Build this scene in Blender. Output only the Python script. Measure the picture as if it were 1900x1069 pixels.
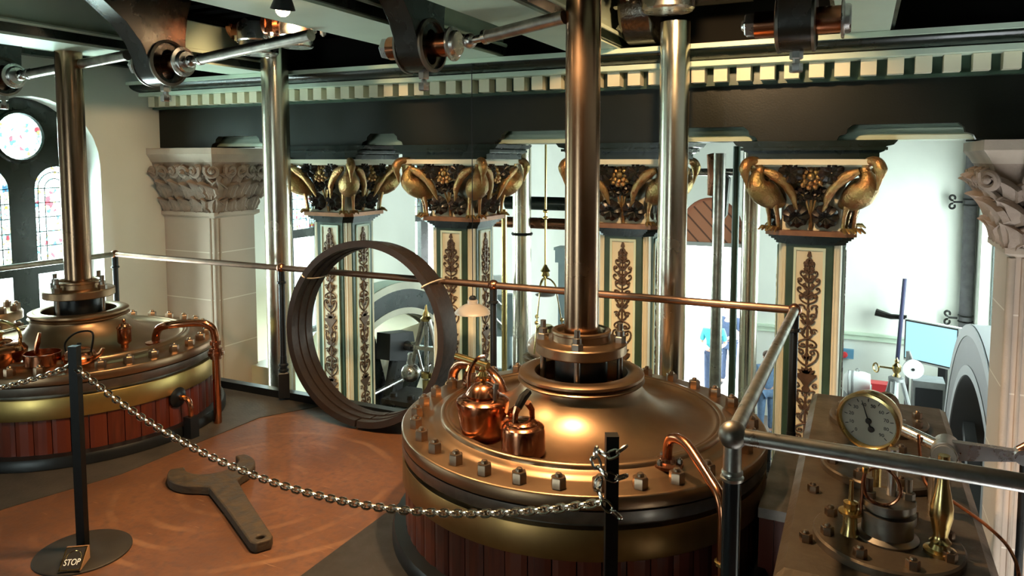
import bpy, bmesh, math, random
from mathutils import Vector, Matrix, Quaternion
PI = math.pi
S = bpy.context.scene
for o in list(bpy.data.objects):
    bpy.data.objects.remove(o, do_unlink=True)
COL = S.collection

# ---------------------------------------------------------------- camera, world, lights, exposure
cam = bpy.data.cameras.new('camera')
cam.sensor_width = 36.0
cam.lens = 36.0 * 1362.43 / 1900.0
cam.shift_y = -(534.5 - 398.29) / 1900.0
cam.clip_start = 0.05
cam_o = bpy.data.objects.new('camera', cam)
COL.objects.link(cam_o)
cam_o.location = (0, 0, 1.65)
cam_o.rotation_euler = (PI / 2 - 0.0743, 0, 0.4448)
S.camera = cam_o

W = bpy.data.worlds.new('sky')
S.world = W
W.use_nodes = True
bg = W.node_tree.nodes['Background']
bg.inputs[0].default_value = (0.90, 0.97, 1.0, 1)
bg.inputs[1].default_value = 6.0

S.view_settings.view_transform = 'Standard'
S.view_settings.look = 'None'
S.view_settings.gamma = 1.0
S.view_settings.use_curve_mapping = False
S.view_settings.exposure = 0.72
S.cycles.use_denoising = True
S.cycles.max_bounces = 8
S.cycles.transparent_max_bounces = 16
S.cycles.sample_clamp_indirect = 6.0
S.cycles.caustics_reflective = False
S.cycles.caustics_refractive = False


def area_light(name, loc, direction, sx, sy, power, col):
    l = bpy.data.lights.new(name, 'AREA')
    l.shape = 'RECTANGLE'
    l.size, l.size_y = sx, sy
    l.energy = power
    l.color = col
    o = bpy.data.objects.new(name, l)
    COL.objects.link(o)
    o.location = loc
    o.rotation_euler = Vector(direction).to_track_quat('-Z', 'Y').to_euler()
    return o


def spot(name, loc, target, power, angle, col=(1.0, 0.62, 0.30), r=0.05, blend=0.5):
    l = bpy.data.lights.new(name, 'SPOT')
    l.energy = power
    l.color = col
    l.spot_size = math.radians(angle)
    l.spot_blend = blend
    l.shadow_soft_size = r
    o = bpy.data.objects.new(name, l)
    COL.objects.link(o)
    o.location = loc
    o.rotation_euler = (Vector(target) - Vector(loc)).to_track_quat('-Z', 'Y').to_euler()
    return o


DAY = (0.86, 0.97, 1.0)
# area lights for daylight outside the windows, some of them unseen and added
for yy, pw in ((0.6, 15), (3.49, 300), (6.38, 190), (9.27, 150)):
    area_light('daylight', (-6.35, yy, 0.3), (1, 0, -0.1), 1.3, 3.4, pw, DAY)
for yy, pw in ((7.2, 300), (10.4, 260), (13.6, 200)):
    area_light('daylight', (2.55, yy, 0.2), (-1, 0, -0.1), 1.5, 3.8, pw, DAY)
area_light('daylight', (-2.75, 16.6, -1.4), (0, -1, 0), 1.4, 2.6, 90, DAY)
# added weak fill at an unseen window behind the camera
area_light('daylight', (-2.4, -2.75, 1.0), (0, 1, -0.1), 1.3, 2.4, 5, DAY)
# warm lamps of the cylinder floor
WARM = (1.0, 0.65, 0.33)
LAMPS = [((-2.17, 2.36, 2.20), (-2.70, 2.75, 0.0), 125, 105),
         ((-1.20, 2.60, 2.40), (-1.15, 2.80, 0.5), 190, 115),
         ((-0.72, 3.25, 2.50), (-0.95, 4.6, 1.35), 60, 105),
         ((-3.05, 3.35, 2.48), (-4.1, 4.6, 1.2), 55, 110)]
for lp, tg, pw, an in LAMPS:
    spot('lamp_light', lp, tg, pw, an, WARM)

# ---------------------------------------------------------------- materials
MATS = {}


def mat(name, col, rough=0.5, metal=0.0, var=0.0, scale=8.0, bump=0.0, bscale=60.0, spec=0.5, rvar=0.0, col2=None, coat=0.0):
    if name in MATS:
        return MATS[name]
    m = bpy.data.materials.new(name)
    m.use_nodes = True
    nt = m.node_tree
    b = nt.nodes['Principled BSDF']
    b.inputs['Base Color'].default_value = (*col, 1)
    b.inputs['Roughness'].default_value = rough
    b.inputs['Metallic'].default_value = metal
    b.inputs['Specular IOR Level'].default_value = spec
    b.inputs['Coat Weight'].default_value = coat
    b.inputs['Coat Roughness'].default_value = 0.12
    tc = nt.nodes.new('ShaderNodeTexCoord')
    if var or col2 or rvar:
        n = nt.nodes.new('ShaderNodeTexNoise')
        n.inputs['Scale'].default_value = scale
        n.inputs['Detail'].default_value = 6
        nt.links.new(tc.outputs['Object'], n.inputs['Vector'])
        mx = nt.nodes.new('ShaderNodeMix')
        mx.data_type = 'RGBA'
        c2 = col2 or tuple(max(0, c * (1 - var)) for c in col)
        mx.inputs[6].default_value = (*col, 1)
        mx.inputs[7].default_value = (*c2, 1)
        rp = nt.nodes.new('ShaderNodeMapRange')
        rp.inputs[1].default_value = 0.35
        rp.inputs[2].default_value = 0.65
        nt.links.new(n.outputs[0], rp.inputs[0])
        nt.links.new(rp.outputs[0], mx.inputs[0])
        nt.links.new(mx.outputs[2], b.inputs['Base Color'])
        if rvar:
            r2 = nt.nodes.new('ShaderNodeMapRange')
            r2.inputs[1].default_value = 0.3
            r2.inputs[2].default_value = 0.7
            r2.inputs[3].default_value = max(0.02, rough - rvar)
            r2.inputs[4].default_value = rough + rvar
            nt.links.new(n.outputs[0], r2.inputs[0])
            nt.links.new(r2.outputs[0], b.inputs['Roughness'])
    if bump:
        n2 = nt.nodes.new('ShaderNodeTexNoise')
        n2.inputs['Scale'].default_value = bscale
        n2.inputs['Detail'].default_value = 5
        nt.links.new(tc.outputs['Object'], n2.inputs['Vector'])
        bp = nt.nodes.new('ShaderNodeBump')
        bp.inputs['Strength'].default_value = bump
        bp.inputs['Distance'].default_value = 0.01
        nt.links.new(n2.outputs[0], bp.inputs['Height'])
        nt.links.new(bp.outputs[0], b.inputs['Normal'])
    MATS[name] = m
    return m


M_ROD = mat('polished_rod', (0.30, 0.185, 0.115), 0.24, 1.0, rvar=0.06, scale=3)
M_LID = mat('polished_cover', (0.34, 0.215, 0.125), 0.37, 1.0, var=0.28, scale=4, rvar=0.07)
M_STEEL = mat('bright_steel', (0.66, 0.64, 0.62), 0.28, 1.0, var=0.2, scale=12, rvar=0.08)
M_DSTEEL = mat('dull_steel', (0.27, 0.24, 0.205), 0.42, 1.0, var=0.4, scale=9, rvar=0.1)
M_GREYST = mat('grey_rail', (0.50, 0.47, 0.42), 0.36, 1.0, var=0.45, scale=14, rvar=0.1)
M_COPPER = mat('copper', (0.62, 0.25, 0.13), 0.20, 1.0, var=0.35, scale=9, rvar=0.07)
M_COPDARK = mat('brown_copper', (0.50, 0.22, 0.13), 0.26, 1.0, var=0.4, scale=9, rvar=0.08)
M_BRASS = mat('brass', (0.72, 0.53, 0.22), 0.24, 1.0, var=0.25, scale=6, rvar=0.06)
M_BRASSBAND = mat('brass_band', (0.52, 0.37, 0.13), 0.38, 1.0, var=0.25, scale=5, rvar=0.06)
M_NUT = mat('nut', (0.36, 0.25, 0.17), 0.34, 1.0, var=0.4, scale=20, rvar=0.1)
M_IRON = mat('black_iron', (0.014, 0.012, 0.010), 0.32, 0.0, var=0.3, scale=8, rvar=0.08, bump=0.08)
M_IRONPAINT = mat('bracket_paint', (0.022, 0.018, 0.012), 0.26, 0.0, var=0.15, scale=6, rvar=0.06, bump=0.05)
M_POST = mat('black_post', (0.003, 0.003, 0.003), 0.4, spec=0.2)
M_GREEN = mat('dark_green_paint', (0.008, 0.015, 0.010), 0.28, 0.0, var=0.35, scale=5, rvar=0.08, bump=0.06, bscale=40)
M_FASCIA = mat('fascia_paint', (0.011, 0.012, 0.007), 0.42, 0.0, var=0.35, scale=3, rvar=0.08, bump=0.08, bscale=90, spec=0.3)
M_MIDGREEN = mat('column_green', (0.045, 0.085, 0.055), 0.33, 0.0, var=0.3, scale=6)
M_PALE = mat('pale_green_paint', (0.66, 0.78, 0.62), 0.45, 0.0, var=0.08, scale=3)
M_CREAM = mat('cream_paint', (0.80, 0.74, 0.55), 0.45, 0.0, var=0.08, scale=5)
M_GILT = mat('gilt_bronze', (0.40, 0.185, 0.08), 0.38, 0.85, scale=16, rvar=0.08, col2=(0.42, 0.32, 0.13), bump=0.6, bscale=75)
M_LEAFDK = mat('bronzed_leaf', (0.045, 0.028, 0.026), 0.28, 0.2, scale=14, col2=(0.015, 0.02, 0.016), rvar=0.08, bump=0.1)
M_LEDGE = mat('ledge_brown', (0.33, 0.14, 0.06), 0.35, 0.3, var=0.3, scale=12)
M_SCROLL = mat('scrollwork_iron', (0.13, 0.075, 0.045), 0.45, 0.4, var=0.3, scale=30)
M_STONE = mat('pier_stone', (0.50, 0.40, 0.32), 0.85, 0.0, var=0.14, scale=5, bump=0.25, bscale=90, spec=0.2)
M_CARVE = mat('carved_stone', (0.37, 0.28, 0.225), 0.88, 0.0, var=0.25, scale=9, bump=0.4, bscale=70, spec=0.15)
M_WALL = mat('white_wall', (0.84, 0.84, 0.77), 0.9, 0.0, var=0.05, scale=2, bump=0.05, spec=0.2)
M_RUST = mat('rusty_ring', (0.038, 0.024, 0.018), 0.45, 0.45, scale=18, col2=(0.03, 0.022, 0.02), bump=0.12, rvar=0.1)
M_SPAN = mat('rusty_spanner', (0.038, 0.030, 0.021), 0.65, 0.3, scale=25, col2=(0.075, 0.05, 0.027), bump=0.3, rvar=0.1)
M_BASE = mat('base_ring', (0.010, 0.012, 0.014), 0.35, 0.3, var=0.3, scale=7)
M_CHEST = mat('chest_plate', (0.17, 0.130, 0.092), 0.42, 0.75, var=0.4, scale=6, rvar=0.1, bump=0.12, bscale=50)
M_WHEEL = mat('flywheel_grey', (0.17, 0.165, 0.17), 0.45, 0.1, var=0.1, scale=3)
M_WHEELEDGE = mat('flywheel_edge', (0.42, 0.42, 0.43), 0.45)
M_WHITE = mat('white_paint', (0.82, 0.83, 0.82), 0.5)
M_BLUEGREY = mat('machine_grey', (0.26, 0.32, 0.33), 0.45, var=0.1)
M_RED = mat('red_paint', (0.55, 0.03, 0.035), 0.45)
M_BLUE = mat('blue_box', (0.10, 0.27, 0.42), 0.5)
M_BLACK = mat('black_plastic', (0.01, 0.01, 0.012), 0.45)
M_SKIN = mat('skin', (0.62, 0.36, 0.27), 0.6, var=0.1)
M_HAIRG = mat('grey_hair', (0.35, 0.31, 0.27), 0.7)
M_HAIRB = mat('brown_hair', (0.10, 0.055, 0.035), 0.7)
M_TEAL = mat('teal_cloth', (0.06, 0.42, 0.50), 0.85, var=0.15, scale=20)
M_NAVY = mat('navy_cloth', (0.035, 0.06, 0.12), 0.85, var=0.2, scale=20)
M_DENIM = mat('denim_cloth', (0.14, 0.22, 0.36), 0.85, var=0.2, scale=20)
M_PINKRED = mat('red_cloth', (0.45, 0.12, 0.11), 0.85)
M_GROUND = mat('pale_gravel', (0.75, 0.74, 0.70), 0.9, var=0.1)
M_LOWFLOOR = mat('lower_floor_stone', (0.22, 0.17, 0.14), 0.5, var=0.3, scale=3)
M_ENAMEL = mat('enamel_shade', (0.46, 0.41, 0.37), 0.3, var=0.08)
M_CEIL = mat('ceiling_dark', (0.02, 0.019, 0.017), 0.9, spec=0.0)
M_GRATE = mat('grating_iron', (0.004, 0.004, 0.004), 0.9, spec=0.0)
M_WIRE = mat('wire', (0.6, 0.52, 0.42), 0.5, 0.3)
M_DIAL = mat('gauge_dial', (0.70, 0.60, 0.47), 0.5, var=0.1, scale=8)
M_INK = mat('ink', (0.012, 0.01, 0.01), 0.5)
M_PLATEEDGE = mat('cast_grey', (0.28, 0.28, 0.28), 0.5, 0.3, var=0.2)


def nodes_of(m):
    return m.node_tree, m.node_tree.nodes, m.node_tree.links


def m_staves():
    m = bpy.data.materials.new('mahogany_staves')
    m.use_nodes = True
    nt, N, L = nodes_of(m)
    b = N['Principled BSDF']
    b.inputs['Roughness'].default_value = 0.32
    g = N.new('ShaderNodeNewGeometry')
    tc = N.new('ShaderNodeTexCoord')
    mp = N.new('ShaderNodeMapping')
    mp.inputs['Scale'].default_value = (30, 30, 3)
    n = N.new('ShaderNodeTexNoise')
    n.inputs['Scale'].default_value = 2.0
    n.inputs['Detail'].default_value = 6
    L.new(tc.outputs['Object'], mp.inputs[0])
    L.new(mp.outputs[0], n.inputs['Vector'])
    ad = N.new('ShaderNodeMath')
    ad.operation = 'ADD'
    L.new(n.outputs[0], ad.inputs[0])
    L.new(g.outputs['Random Per Island'], ad.inputs[1])
    cr = N.new('ShaderNodeValToRGB')
    cr.color_ramp.elements[0].position = 0.3
    cr.color_ramp.elements[0].color = (0.022, 0.004, 0.0025, 1)
    cr.color_ramp.elements[1].position = 1.35 / 2 + 0.3
    cr.color_ramp.elements[1].color = (0.105, 0.019, 0.008, 1)
    L.new(ad.outputs[0], cr.inputs[0])
    L.new(cr.outputs[0], b.inputs['Base Color'])
    return m


def m_floor():
    m = bpy.data.materials.new('brown_lino')
    m.use_nodes = True
    nt, N, L = nodes_of(m)
    b = N['Principled BSDF']
    b.inputs['Roughness'].default_value = 0.55
    tc = N.new('ShaderNodeTexCoord')

    def noise(sc, det=6, dist=0.0):
        n = N.new('ShaderNodeTexNoise')
        n.inputs['Scale'].default_value = sc
        n.inputs['Detail'].default_value = det
        n.inputs['Distortion'].default_value = dist
        L.new(tc.outputs['Object'], n.inputs['Vector'])
        return n.outputs[0]

    def mr(x, a, bb, c=0.0, d=1.0):
        r = N.new('ShaderNodeMapRange')
        for i, v in enumerate((a, bb, c, d)):
            r.inputs[i + 1].default_value = v
        L.new(x, r.inputs[0])
        return r.outputs[0]

    def mix(f, a, bb):
        x = N.new('ShaderNodeMix')
        x.data_type = 'RGBA'
        for i, v in ((6, a), (7, bb)):
            if isinstance(v, tuple):
                x.inputs[i].default_value = (*v, 1)
            else:
                L.new(v, x.inputs[i])
        L.new(f, x.inputs[0])
        return x.outputs[2]
    c = mix(mr(noise(2.2), 0.35, 0.65), (0.090, 0.034, 0.013), (0.150, 0.060, 0.025))
    c = mix(mr(noise(26, 8), 0.45, 0.72), c, (0.085, 0.038, 0.022))
    # worn ring marks where heavy covers have been turned on the floor
    mp = N.new('ShaderNodeMapping')
    mp.inputs['Location'].default_value = (2.75, -2.75, 0)
    L.new(tc.outputs['Object'], mp.inputs[0])
    wv = N.new('ShaderNodeTexWave')
    wv.wave_type = 'RINGS'
    wv.rings_direction = 'Z'
    wv.inputs['Scale'].default_value = 2.1
    wv.inputs['Distortion'].default_value = 2.5
    wv.inputs['Detail'].default_value = 3
    L.new(mp.outputs[0], wv.inputs['Vector'])
    k = N.new('ShaderNodeMath')
    k.operation = 'MULTIPLY'
    L.new(mr(wv.outputs[1], 0.80, 0.97), k.inputs[0])
    L.new(mr(noise(3.1), 0.48, 0.66, 0, 0.25), k.inputs[1])
    c = mix(k.outputs[0], c, (0.42, 0.22, 0.11))
    # scratches
    mp2 = N.new('ShaderNodeMapping')
    mp2.inputs['Scale'].default_value = (1.2, 16, 1)
    mp2.inputs['Rotation'].default_value = (0, 0, 0.9)
    L.new(tc.outputs['Object'], mp2.inputs[0])
    n3 = N.new('ShaderNodeTexNoise')
    n3.inputs['Scale'].default_value = 5
    n3.inputs['Detail'].default_value = 3
    L.new(mp2.outputs[0], n3.inputs['Vector'])
    c = mix(mr(n3.outputs[0], 0.68, 0.76, 0, 0.5), c, (0.40, 0.22, 0.12))
    L.new(c, b.inputs['Base Color'])
    bp = N.new('ShaderNodeBump')
    bp.inputs['Strength'].default_value = 0.15
    bp.inputs['Distance'].default_value = 0.01
    L.new(noise(45), bp.inputs['Height'])
    L.new(bp.outputs[0], b.inputs['Normal'])
    return m


def m_stained(clear=False):
    m = bpy.data.materials.new('clear_glass' if clear else 'stained_glass')
    m.use_nodes = True
    nt, N, L = nodes_of(m)
    N.remove(N['Principled BSDF'])
    out = N['Material Output']
    tr = N.new('ShaderNodeBsdfTransparent')
    gl = N.new('ShaderNodeBsdfGlossy')
    gl.inputs['Roughness'].default_value = 0.05
    mx = N.new('ShaderNodeMixShader')
    mx.inputs[0].default_value = 0.05
    L.new(tr.outputs[0], mx.inputs[1])
    L.new(gl.outputs[0], mx.inputs[2])
    L.new(mx.outputs[0], out.inputs[0])
    if clear:
        tr.inputs[0].default_value = (0.93, 0.99, 0.96, 1)
        return m
    tc = N.new('ShaderNodeTexCoord')
    vo = N.new('ShaderNodeTexVoronoi')
    vo.inputs['Scale'].default_value = 34
    L.new(tc.outputs['Object'], vo.inputs['Vector'])
    sp = N.new('ShaderNodeSeparateColor')
    L.new(vo.outputs['Color'], sp.inputs[0])
    cr = N.new('ShaderNodeValToRGB')
    cr.color_ramp.interpolation = 'CONSTANT'
    cols = [(0, (0.86, 0.97, 0.95)), (0.45, (0.62, 0.93, 0.90)), (0.62, (0.95, 0.93, 0.62)), (0.72, (0.70, 0.25, 0.28)),
            (0.77, (0.9, 0.97, 0.93)), (0.93, (0.25, 0.45, 0.62)), (0.97, (0.95, 0.7, 0.25))]
    e = cr.color_ramp.elements
    e[0].position, e[0].color = 0, (*cols[0][1], 1)
    e[1].position, e[1].color = cols[1][0], (*cols[1][1], 1)
    for p, c in cols[2:]:
        x = e.new(p)
        x.color = (*c, 1)
    L.new(sp.outputs[0], cr.inputs[0])
    v2 = N.new('ShaderNodeTexVoronoi')
    v2.feature = 'DISTANCE_TO_EDGE'
    v2.inputs['Scale'].default_value = 34
    L.new(tc.outputs['Object'], v2.inputs['Vector'])
    mr = N.new('ShaderNodeMapRange')
    mr.inputs[1].default_value = 0.02
    mr.inputs[2].default_value = 0.06
    L.new(v2.outputs[0], mr.inputs[0])
    mxc = N.new('ShaderNodeMix')
    mxc.data_type = 'RGBA'
    mxc.inputs[6].default_value = (0.16, 0.20, 0.20, 1)
    L.new(mr.outputs[0], mxc.inputs[0])
    L.new(cr.outputs[0], mxc.inputs[7])
    L.new(mxc.outputs[2], tr.inputs[0])
    return m


def m_tint(name, col):
    m = bpy.data.materials.new(name)
    m.use_nodes = True
    nt, N, L = nodes_of(m)
    N.remove(N['Principled BSDF'])
    tr = N.new('ShaderNodeBsdfTransparent')
    tr.inputs[0].default_value = (*col, 1)
    L.new(tr.outputs[0], N['Material Output'].inputs[0])
    return m


def m_emit(name, col, st):
    m = bpy.data.materials.new(name)
    m.use_nodes = True
    b = m.node_tree.nodes['Principled BSDF']
    b.inputs['Base Color'].default_value = (*col, 1)
    b.inputs['Emission Color'].default_value = (*col, 1)
    b.inputs['Emission Strength'].default_value = st
    return m


def m_planks():
    m = bpy.data.materials.new('door_planks')
    m.use_nodes = True
    nt, N, L = nodes_of(m)
    b = N['Principled BSDF']
    b.inputs['Roughness'].default_value = 0.55
    tc = N.new('ShaderNodeTexCoord')
    mp = N.new('ShaderNodeMapping')
    mp.inputs['Rotation'].default_value = (0, 0.75, 0)
    L.new(tc.outputs['Object'], mp.inputs[0])
    w = N.new('ShaderNodeTexWave')
    w.bands_direction = 'X'
    w.inputs['Scale'].default_value = 1.5
    L.new(mp.outputs[0], w.inputs['Vector'])
    cr = N.new('ShaderNodeValToRGB')
    cr.color_ramp.elements[0].position = 0.0
    cr.color_ramp.elements[0].color = (0.08, 0.028, 0.014, 1)
    cr.color_ramp.elements[1].position = 0.12
    cr.color_ramp.elements[1].color = (0.40, 0.15, 0.075, 1)
    L.new(w.outputs[1], cr.inputs[0])
    L.new(cr.outputs[0], b.inputs['Base Color'])
    return m


def m_blocks():
    """ashlar: pale stone with thin painted joints every 0.42 m"""
    m = bpy.data.materials.new('ashlar_stone')
    m.use_nodes = True
    nt, N, L = nodes_of(m)
    b = N['Principled BSDF']
    b.inputs['Roughness'].default_value = 0.85
    tc = N.new('ShaderNodeTexCoord')
    sx = N.new('ShaderNodeSeparateXYZ')
    L.new(tc.outputs['Object'], sx.inputs[0])
    md = N.new('ShaderNodeMath')
    md.operation = 'PINGPONG'
    md.inputs[1].default_value = 0.21
    L.new(sx.outputs[2], md.inputs[0])
    mr = N.new('ShaderNodeMapRange')
    mr.inputs[1].default_value = 0.002
    mr.inputs[2].default_value = 0.006
    L.new(md.outputs[0], mr.inputs[0])
    n = N.new('ShaderNodeTexNoise')
    n.inputs['Scale'].default_value = 4
    n.inputs['Detail'].default_value = 8
    L.new(tc.outputs['Object'], n.inputs['Vector'])
    c1 = N.new('ShaderNodeMix')
    c1.data_type = 'RGBA'
    c1.inputs[6].default_value = (0.56, 0.44, 0.35, 1)
    c1.inputs[7].default_value = (0.48, 0.37, 0.29, 1)
    L.new(n.outputs[0], c1.inputs[0])
    c2 = N.new('ShaderNodeMix')
    c2.data_type = 'RGBA'
    c2.inputs[6].default_value = (0.74, 0.66, 0.56, 1)
    L.new(mr.outputs[0], c2.inputs[0])
    L.new(c1.outputs[2], c2.inputs[7])
    L.new(c2.outputs[2], b.inputs['Base Color'])
    return m


def m_tread():
    """dark chequered floor plate"""
    m = mat('tread_plate', (0.034, 0.028, 0.023), 0.5, 0.2, var=0.4, scale=10, rvar=0.1)
    nt, N, L = nodes_of(m)
    tc = N.new('ShaderNodeTexCoord')
    mp = N.new('ShaderNodeMapping')
    mp.inputs['Rotation'].default_value = (0, 0, PI / 4)
    L.new(tc.outputs['Object'], mp.inputs[0])
    ck = N.new('ShaderNodeTexChecker')
    ck.inputs['Scale'].default_value = 40
    L.new(mp.outputs[0], ck.inputs['Vector'])
    bp = N.new('ShaderNodeBump')
    bp.inputs['Strength'].default_value = 0.35
    bp.inputs['Distance'].default_value = 0.004
    L.new(ck.outputs[1], bp.inputs['Height'])
    L.new(bp.outputs[0], N['Principled BSDF'].inputs['Normal'])
    return m


M_STAVES = m_staves()
M_FLOOR = m_floor()
M_STAINED = m_stained()
M_CLEAR = m_stained(True)
M_PLANKS = m_planks()
M_ASHLAR = m_blocks()
M_TREAD = m_tread()
M_BULB = m_emit('lamp_glow', (1.0, 0.72, 0.42), 25)
M_SCREEN = m_emit('screen_glow', (0.30, 0.55, 0.62), 0.75)
M_GLOBE = mat('opal_glass', (0.72, 0.54, 0.42), 0.25, 0, var=0.06, scale=3)

# ---------------------------------------------------------------- mesh helpers
def frame(d):
    d = Vector(d).normalized()
    a = Vector((0, 0, 1)) if abs(d.z) < 0.9 else Vector((1, 0, 0))
    x = d.cross(a).normalized()
    return x, d.cross(x).normalized()


class MB:
    def __init__(s):
        s.v, s.f, s.m = [], [], None

    def add(s, vs, fs):
        k = len(s.v)
        s.v += [tuple(v) for v in vs]
        s.f += [tuple(i + k for i in f) for f in fs]
        return s

    def box(s, x0, y0, z0, x1, y1, z1):
        return s.add([(x0, y0, z0), (x1, y0, z0), (x1, y1, z0), (x0, y1, z0), (x0, y0, z1), (x1, y0, z1), (x1, y1, z1), (x0, y1, z1)],
                     [(0, 3, 2, 1), (4, 5, 6, 7), (0, 1, 5, 4), (1, 2, 6, 5), (2, 3, 7, 6), (3, 0, 4, 7)])

    def loft(s, rings, closed=False, caps=True):
        n = len(rings[0])
        vs = [p for r in rings for p in r]
        fs = []
        R = len(rings)
        for i in range(R if closed else R - 1):
            a, b = i * n, ((i + 1) % R) * n
            for j in range(n):
                k = (j + 1) % n
                fs.append((a + j, a + k, b + k, b + j))
        if caps and not closed:
            fs.append(tuple(range(n - 1, -1, -1)))
            fs.append(tuple((R - 1) * n + j for j in range(n)))
        return s.add(vs, fs)

    def lathe(s, prof, c=(0, 0, 0), seg=48, axis=(0, 0, 1), close=False):
        """prof: (r, h) up the axis from c"""
        c = Vector(c)
        d = Vector(axis).normalized()
        if abs(d.z) > 0.999:
            x, y = Vector((1, 0, 0)), Vector((0, 1, 0))
        else:
            x, y = frame(d)
            y = d.cross(x)
        rings = []
        for r, h in prof:
            r = max(r, 1e-4)
            rings.append([c + d * h + x * (r * math.cos(2 * PI * j / seg)) + y * (r * math.sin(2 * PI * j / seg)) for j in range(seg)])
        return s.loft(rings, closed=close)

    def cyl(s, a, b, r, r2=None, seg=16):
        a, b = Vector(a), Vector(b)
        L = (b - a).length
        return s.lathe([(r, 0), (r if r2 is None else r2, L)], a, seg, b - a)

    def tube(s, pts, r, seg=8, closed=False, flat=None):
        """flat: (normal, factor) squashes the section along that direction"""
        P = [Vector(p) for p in pts]
        n = len(P)
        rs = r if isinstance(r, (list, tuple)) else [r] * n
        t0 = (P[1] - P[0]).normalized()
        x, y = frame(t0)
        rings = []
        for i in range(n):
            if closed:
                t = P[(i + 1) % n] - P[i - 1]
            else:
                t = P[min(i + 1, n - 1)] - P[max(i - 1, 0)]
            t = t.normalized() if t.length > 1e-9 else t0
            q = t0.rotation_difference(t)
            x.rotate(q)
            y.rotate(q)
            t0 = t
            ring = []
            for j in range(seg):
                o = x * (rs[i] * math.cos(2 * PI * j / seg)) + y * (rs[i] * math.sin(2 * PI * j / seg))
                if flat:
                    nn = Vector(flat[0])
                    o = o - nn * (o.dot(nn) * (1 - flat[1]))
                ring.append(P[i] + o)
            rings.append(ring)
        return s.loft(rings, closed=closed)

    def ball(s, c, r, seg=16, rings=10, sc=(1, 1, 1)):
        c = Vector(c)
        rr = []
        for i in range(rings + 1):
            a = PI * i / rings
            rr.append([c + Vector((r * sc[0] * max(math.sin(a), 1e-3) * math.cos(2 * PI * j / seg), r * sc[1] * max(math.sin(a), 1e-3) * math.sin(2 * PI * j / seg),
                                   -r * sc[2] * math.cos(a))) for j in range(seg)])
        return s.loft(rr)

    def prism(s, poly, fn, a, b):
        """poly: 2-D outline (convex or not, triangulated on build); fn(u, v, w) -> point; extruded from w=a to w=b"""
        n = len(poly)
        tri = tess(poly)
        vs = [fn(u, v, a) for u, v in poly] + [fn(u, v, b) for u, v in poly]
        fs = [(i, (i + 1) % n, (i + 1) % n + n, i + n) for i in range(n)]
        fs += [t for t in tri] + [tuple(i + n for i in reversed(t)) for t in tri]
        return s.add(vs, fs)

    def plate(s, outer, holes, fn, a, b):
        """2-D outline with holes, extruded from w=a to w=b"""
        loops = [outer] + holes
        pts = [p for l in loops for p in l]
        tri = tess(outer, holes)
        n = len(pts)
        vs = [fn(u, v, a) for u, v in pts] + [fn(u, v, b) for u, v in pts]
        fs = [tuple(t) for t in tri] + [tuple(i + n for i in reversed(t)) for t in tri]
        k = 0
        for l in loops:
            m = len(l)
            fs += [(k + i, k + (i + 1) % m, k + (i + 1) % m + n, k + i + n) for i in range(m)]
            k += m
        return s.add(vs, fs)

    def torus(s, c, R, r, axis=(0, 0, 1), seg=40, rs=10, sc=(1, 1)):
        c = Vector(c)
        d = Vector(axis).normalized()
        x, y = frame(d)
        rings = []
        for i in range(seg):
            a = 2 * PI * i / seg
            o = x * (math.cos(a) * sc[0]) + y * (math.sin(a) * sc[1])
            rings.append([c + o * R + o.normalized() * (r * math.cos(2 * PI * j / rs)) + d * (r * math.sin(2 * PI * j / rs)) for j in range(rs)])
        return s.loft(rings, closed=True)

    def nut(s, c, r, h, dome=True, rot=0.0, axis=(0, 0, 1), stud=0.5):
        c = Vector(c)
        d = Vector(axis).normalized()
        if abs(d.z) > 0.999:
            x, y = Vector((1, 0, 0)), Vector((0, 1, 0)) * (1 if d.z > 0 else -1)
        else:
            x, y = frame(d)
            y = d.cross(x)

        def ring(rr, hh):
            return [c + d * hh + x * (rr * math.cos(rot + PI * j / 3)) + y * (rr * math.sin(rot + PI * j / 3)) for j in range(6)]
        s.loft([ring(r, 0), ring(r, h * 0.88), ring(r * 0.88, h)])
        if dome:
            s.lathe([(r * stud, h), (r * stud, h * 1.12), (r * stud * 0.7, h * 1.3), (0, h * 1.36)], c, 10, d)
        return s

    def xf(s, M, k=0):
        s.v = s.v[:k] + [tuple(M @ Vector(v)) for v in s.v[k:]]
        return s

    def build(s, name, material, parent=None, ang=35, smooth=True):
        me = bpy.data.meshes.new(name)
        me.from_pydata(s.v, [], s.f)
        me.materials.append(material)
        bm = bmesh.new()
        bm.from_mesh(me)
        bmesh.ops.recalc_face_normals(bm, faces=bm.faces)
        bm.to_mesh(me)
        bm.free()
        if smooth:
            me.polygons.foreach_set('use_smooth', [True] * len(me.polygons))
            me.set_sharp_from_angle(angle=math.radians(ang))
        o = bpy.data.objects.new(name, me)
        COL.objects.link(o)
        if parent is not None:
            o.parent = parent
        return o


def tess(outer, holes=()):
    from mathutils.geometry import tessellate_polygon
    loops = [[Vector((u, v, 0)) for u, v in l] for l in [outer] + list(holes)]
    return [tuple(t) for t in tessellate_polygon(loops)]


def tag(o, label=None, cat=None, group=None, kind=None):
    if label:
        o['label'] = label
    if cat:
        o['category'] = cat
    if group:
        o['group'] = group
    if kind:
        o['kind'] = kind
    return o


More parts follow.
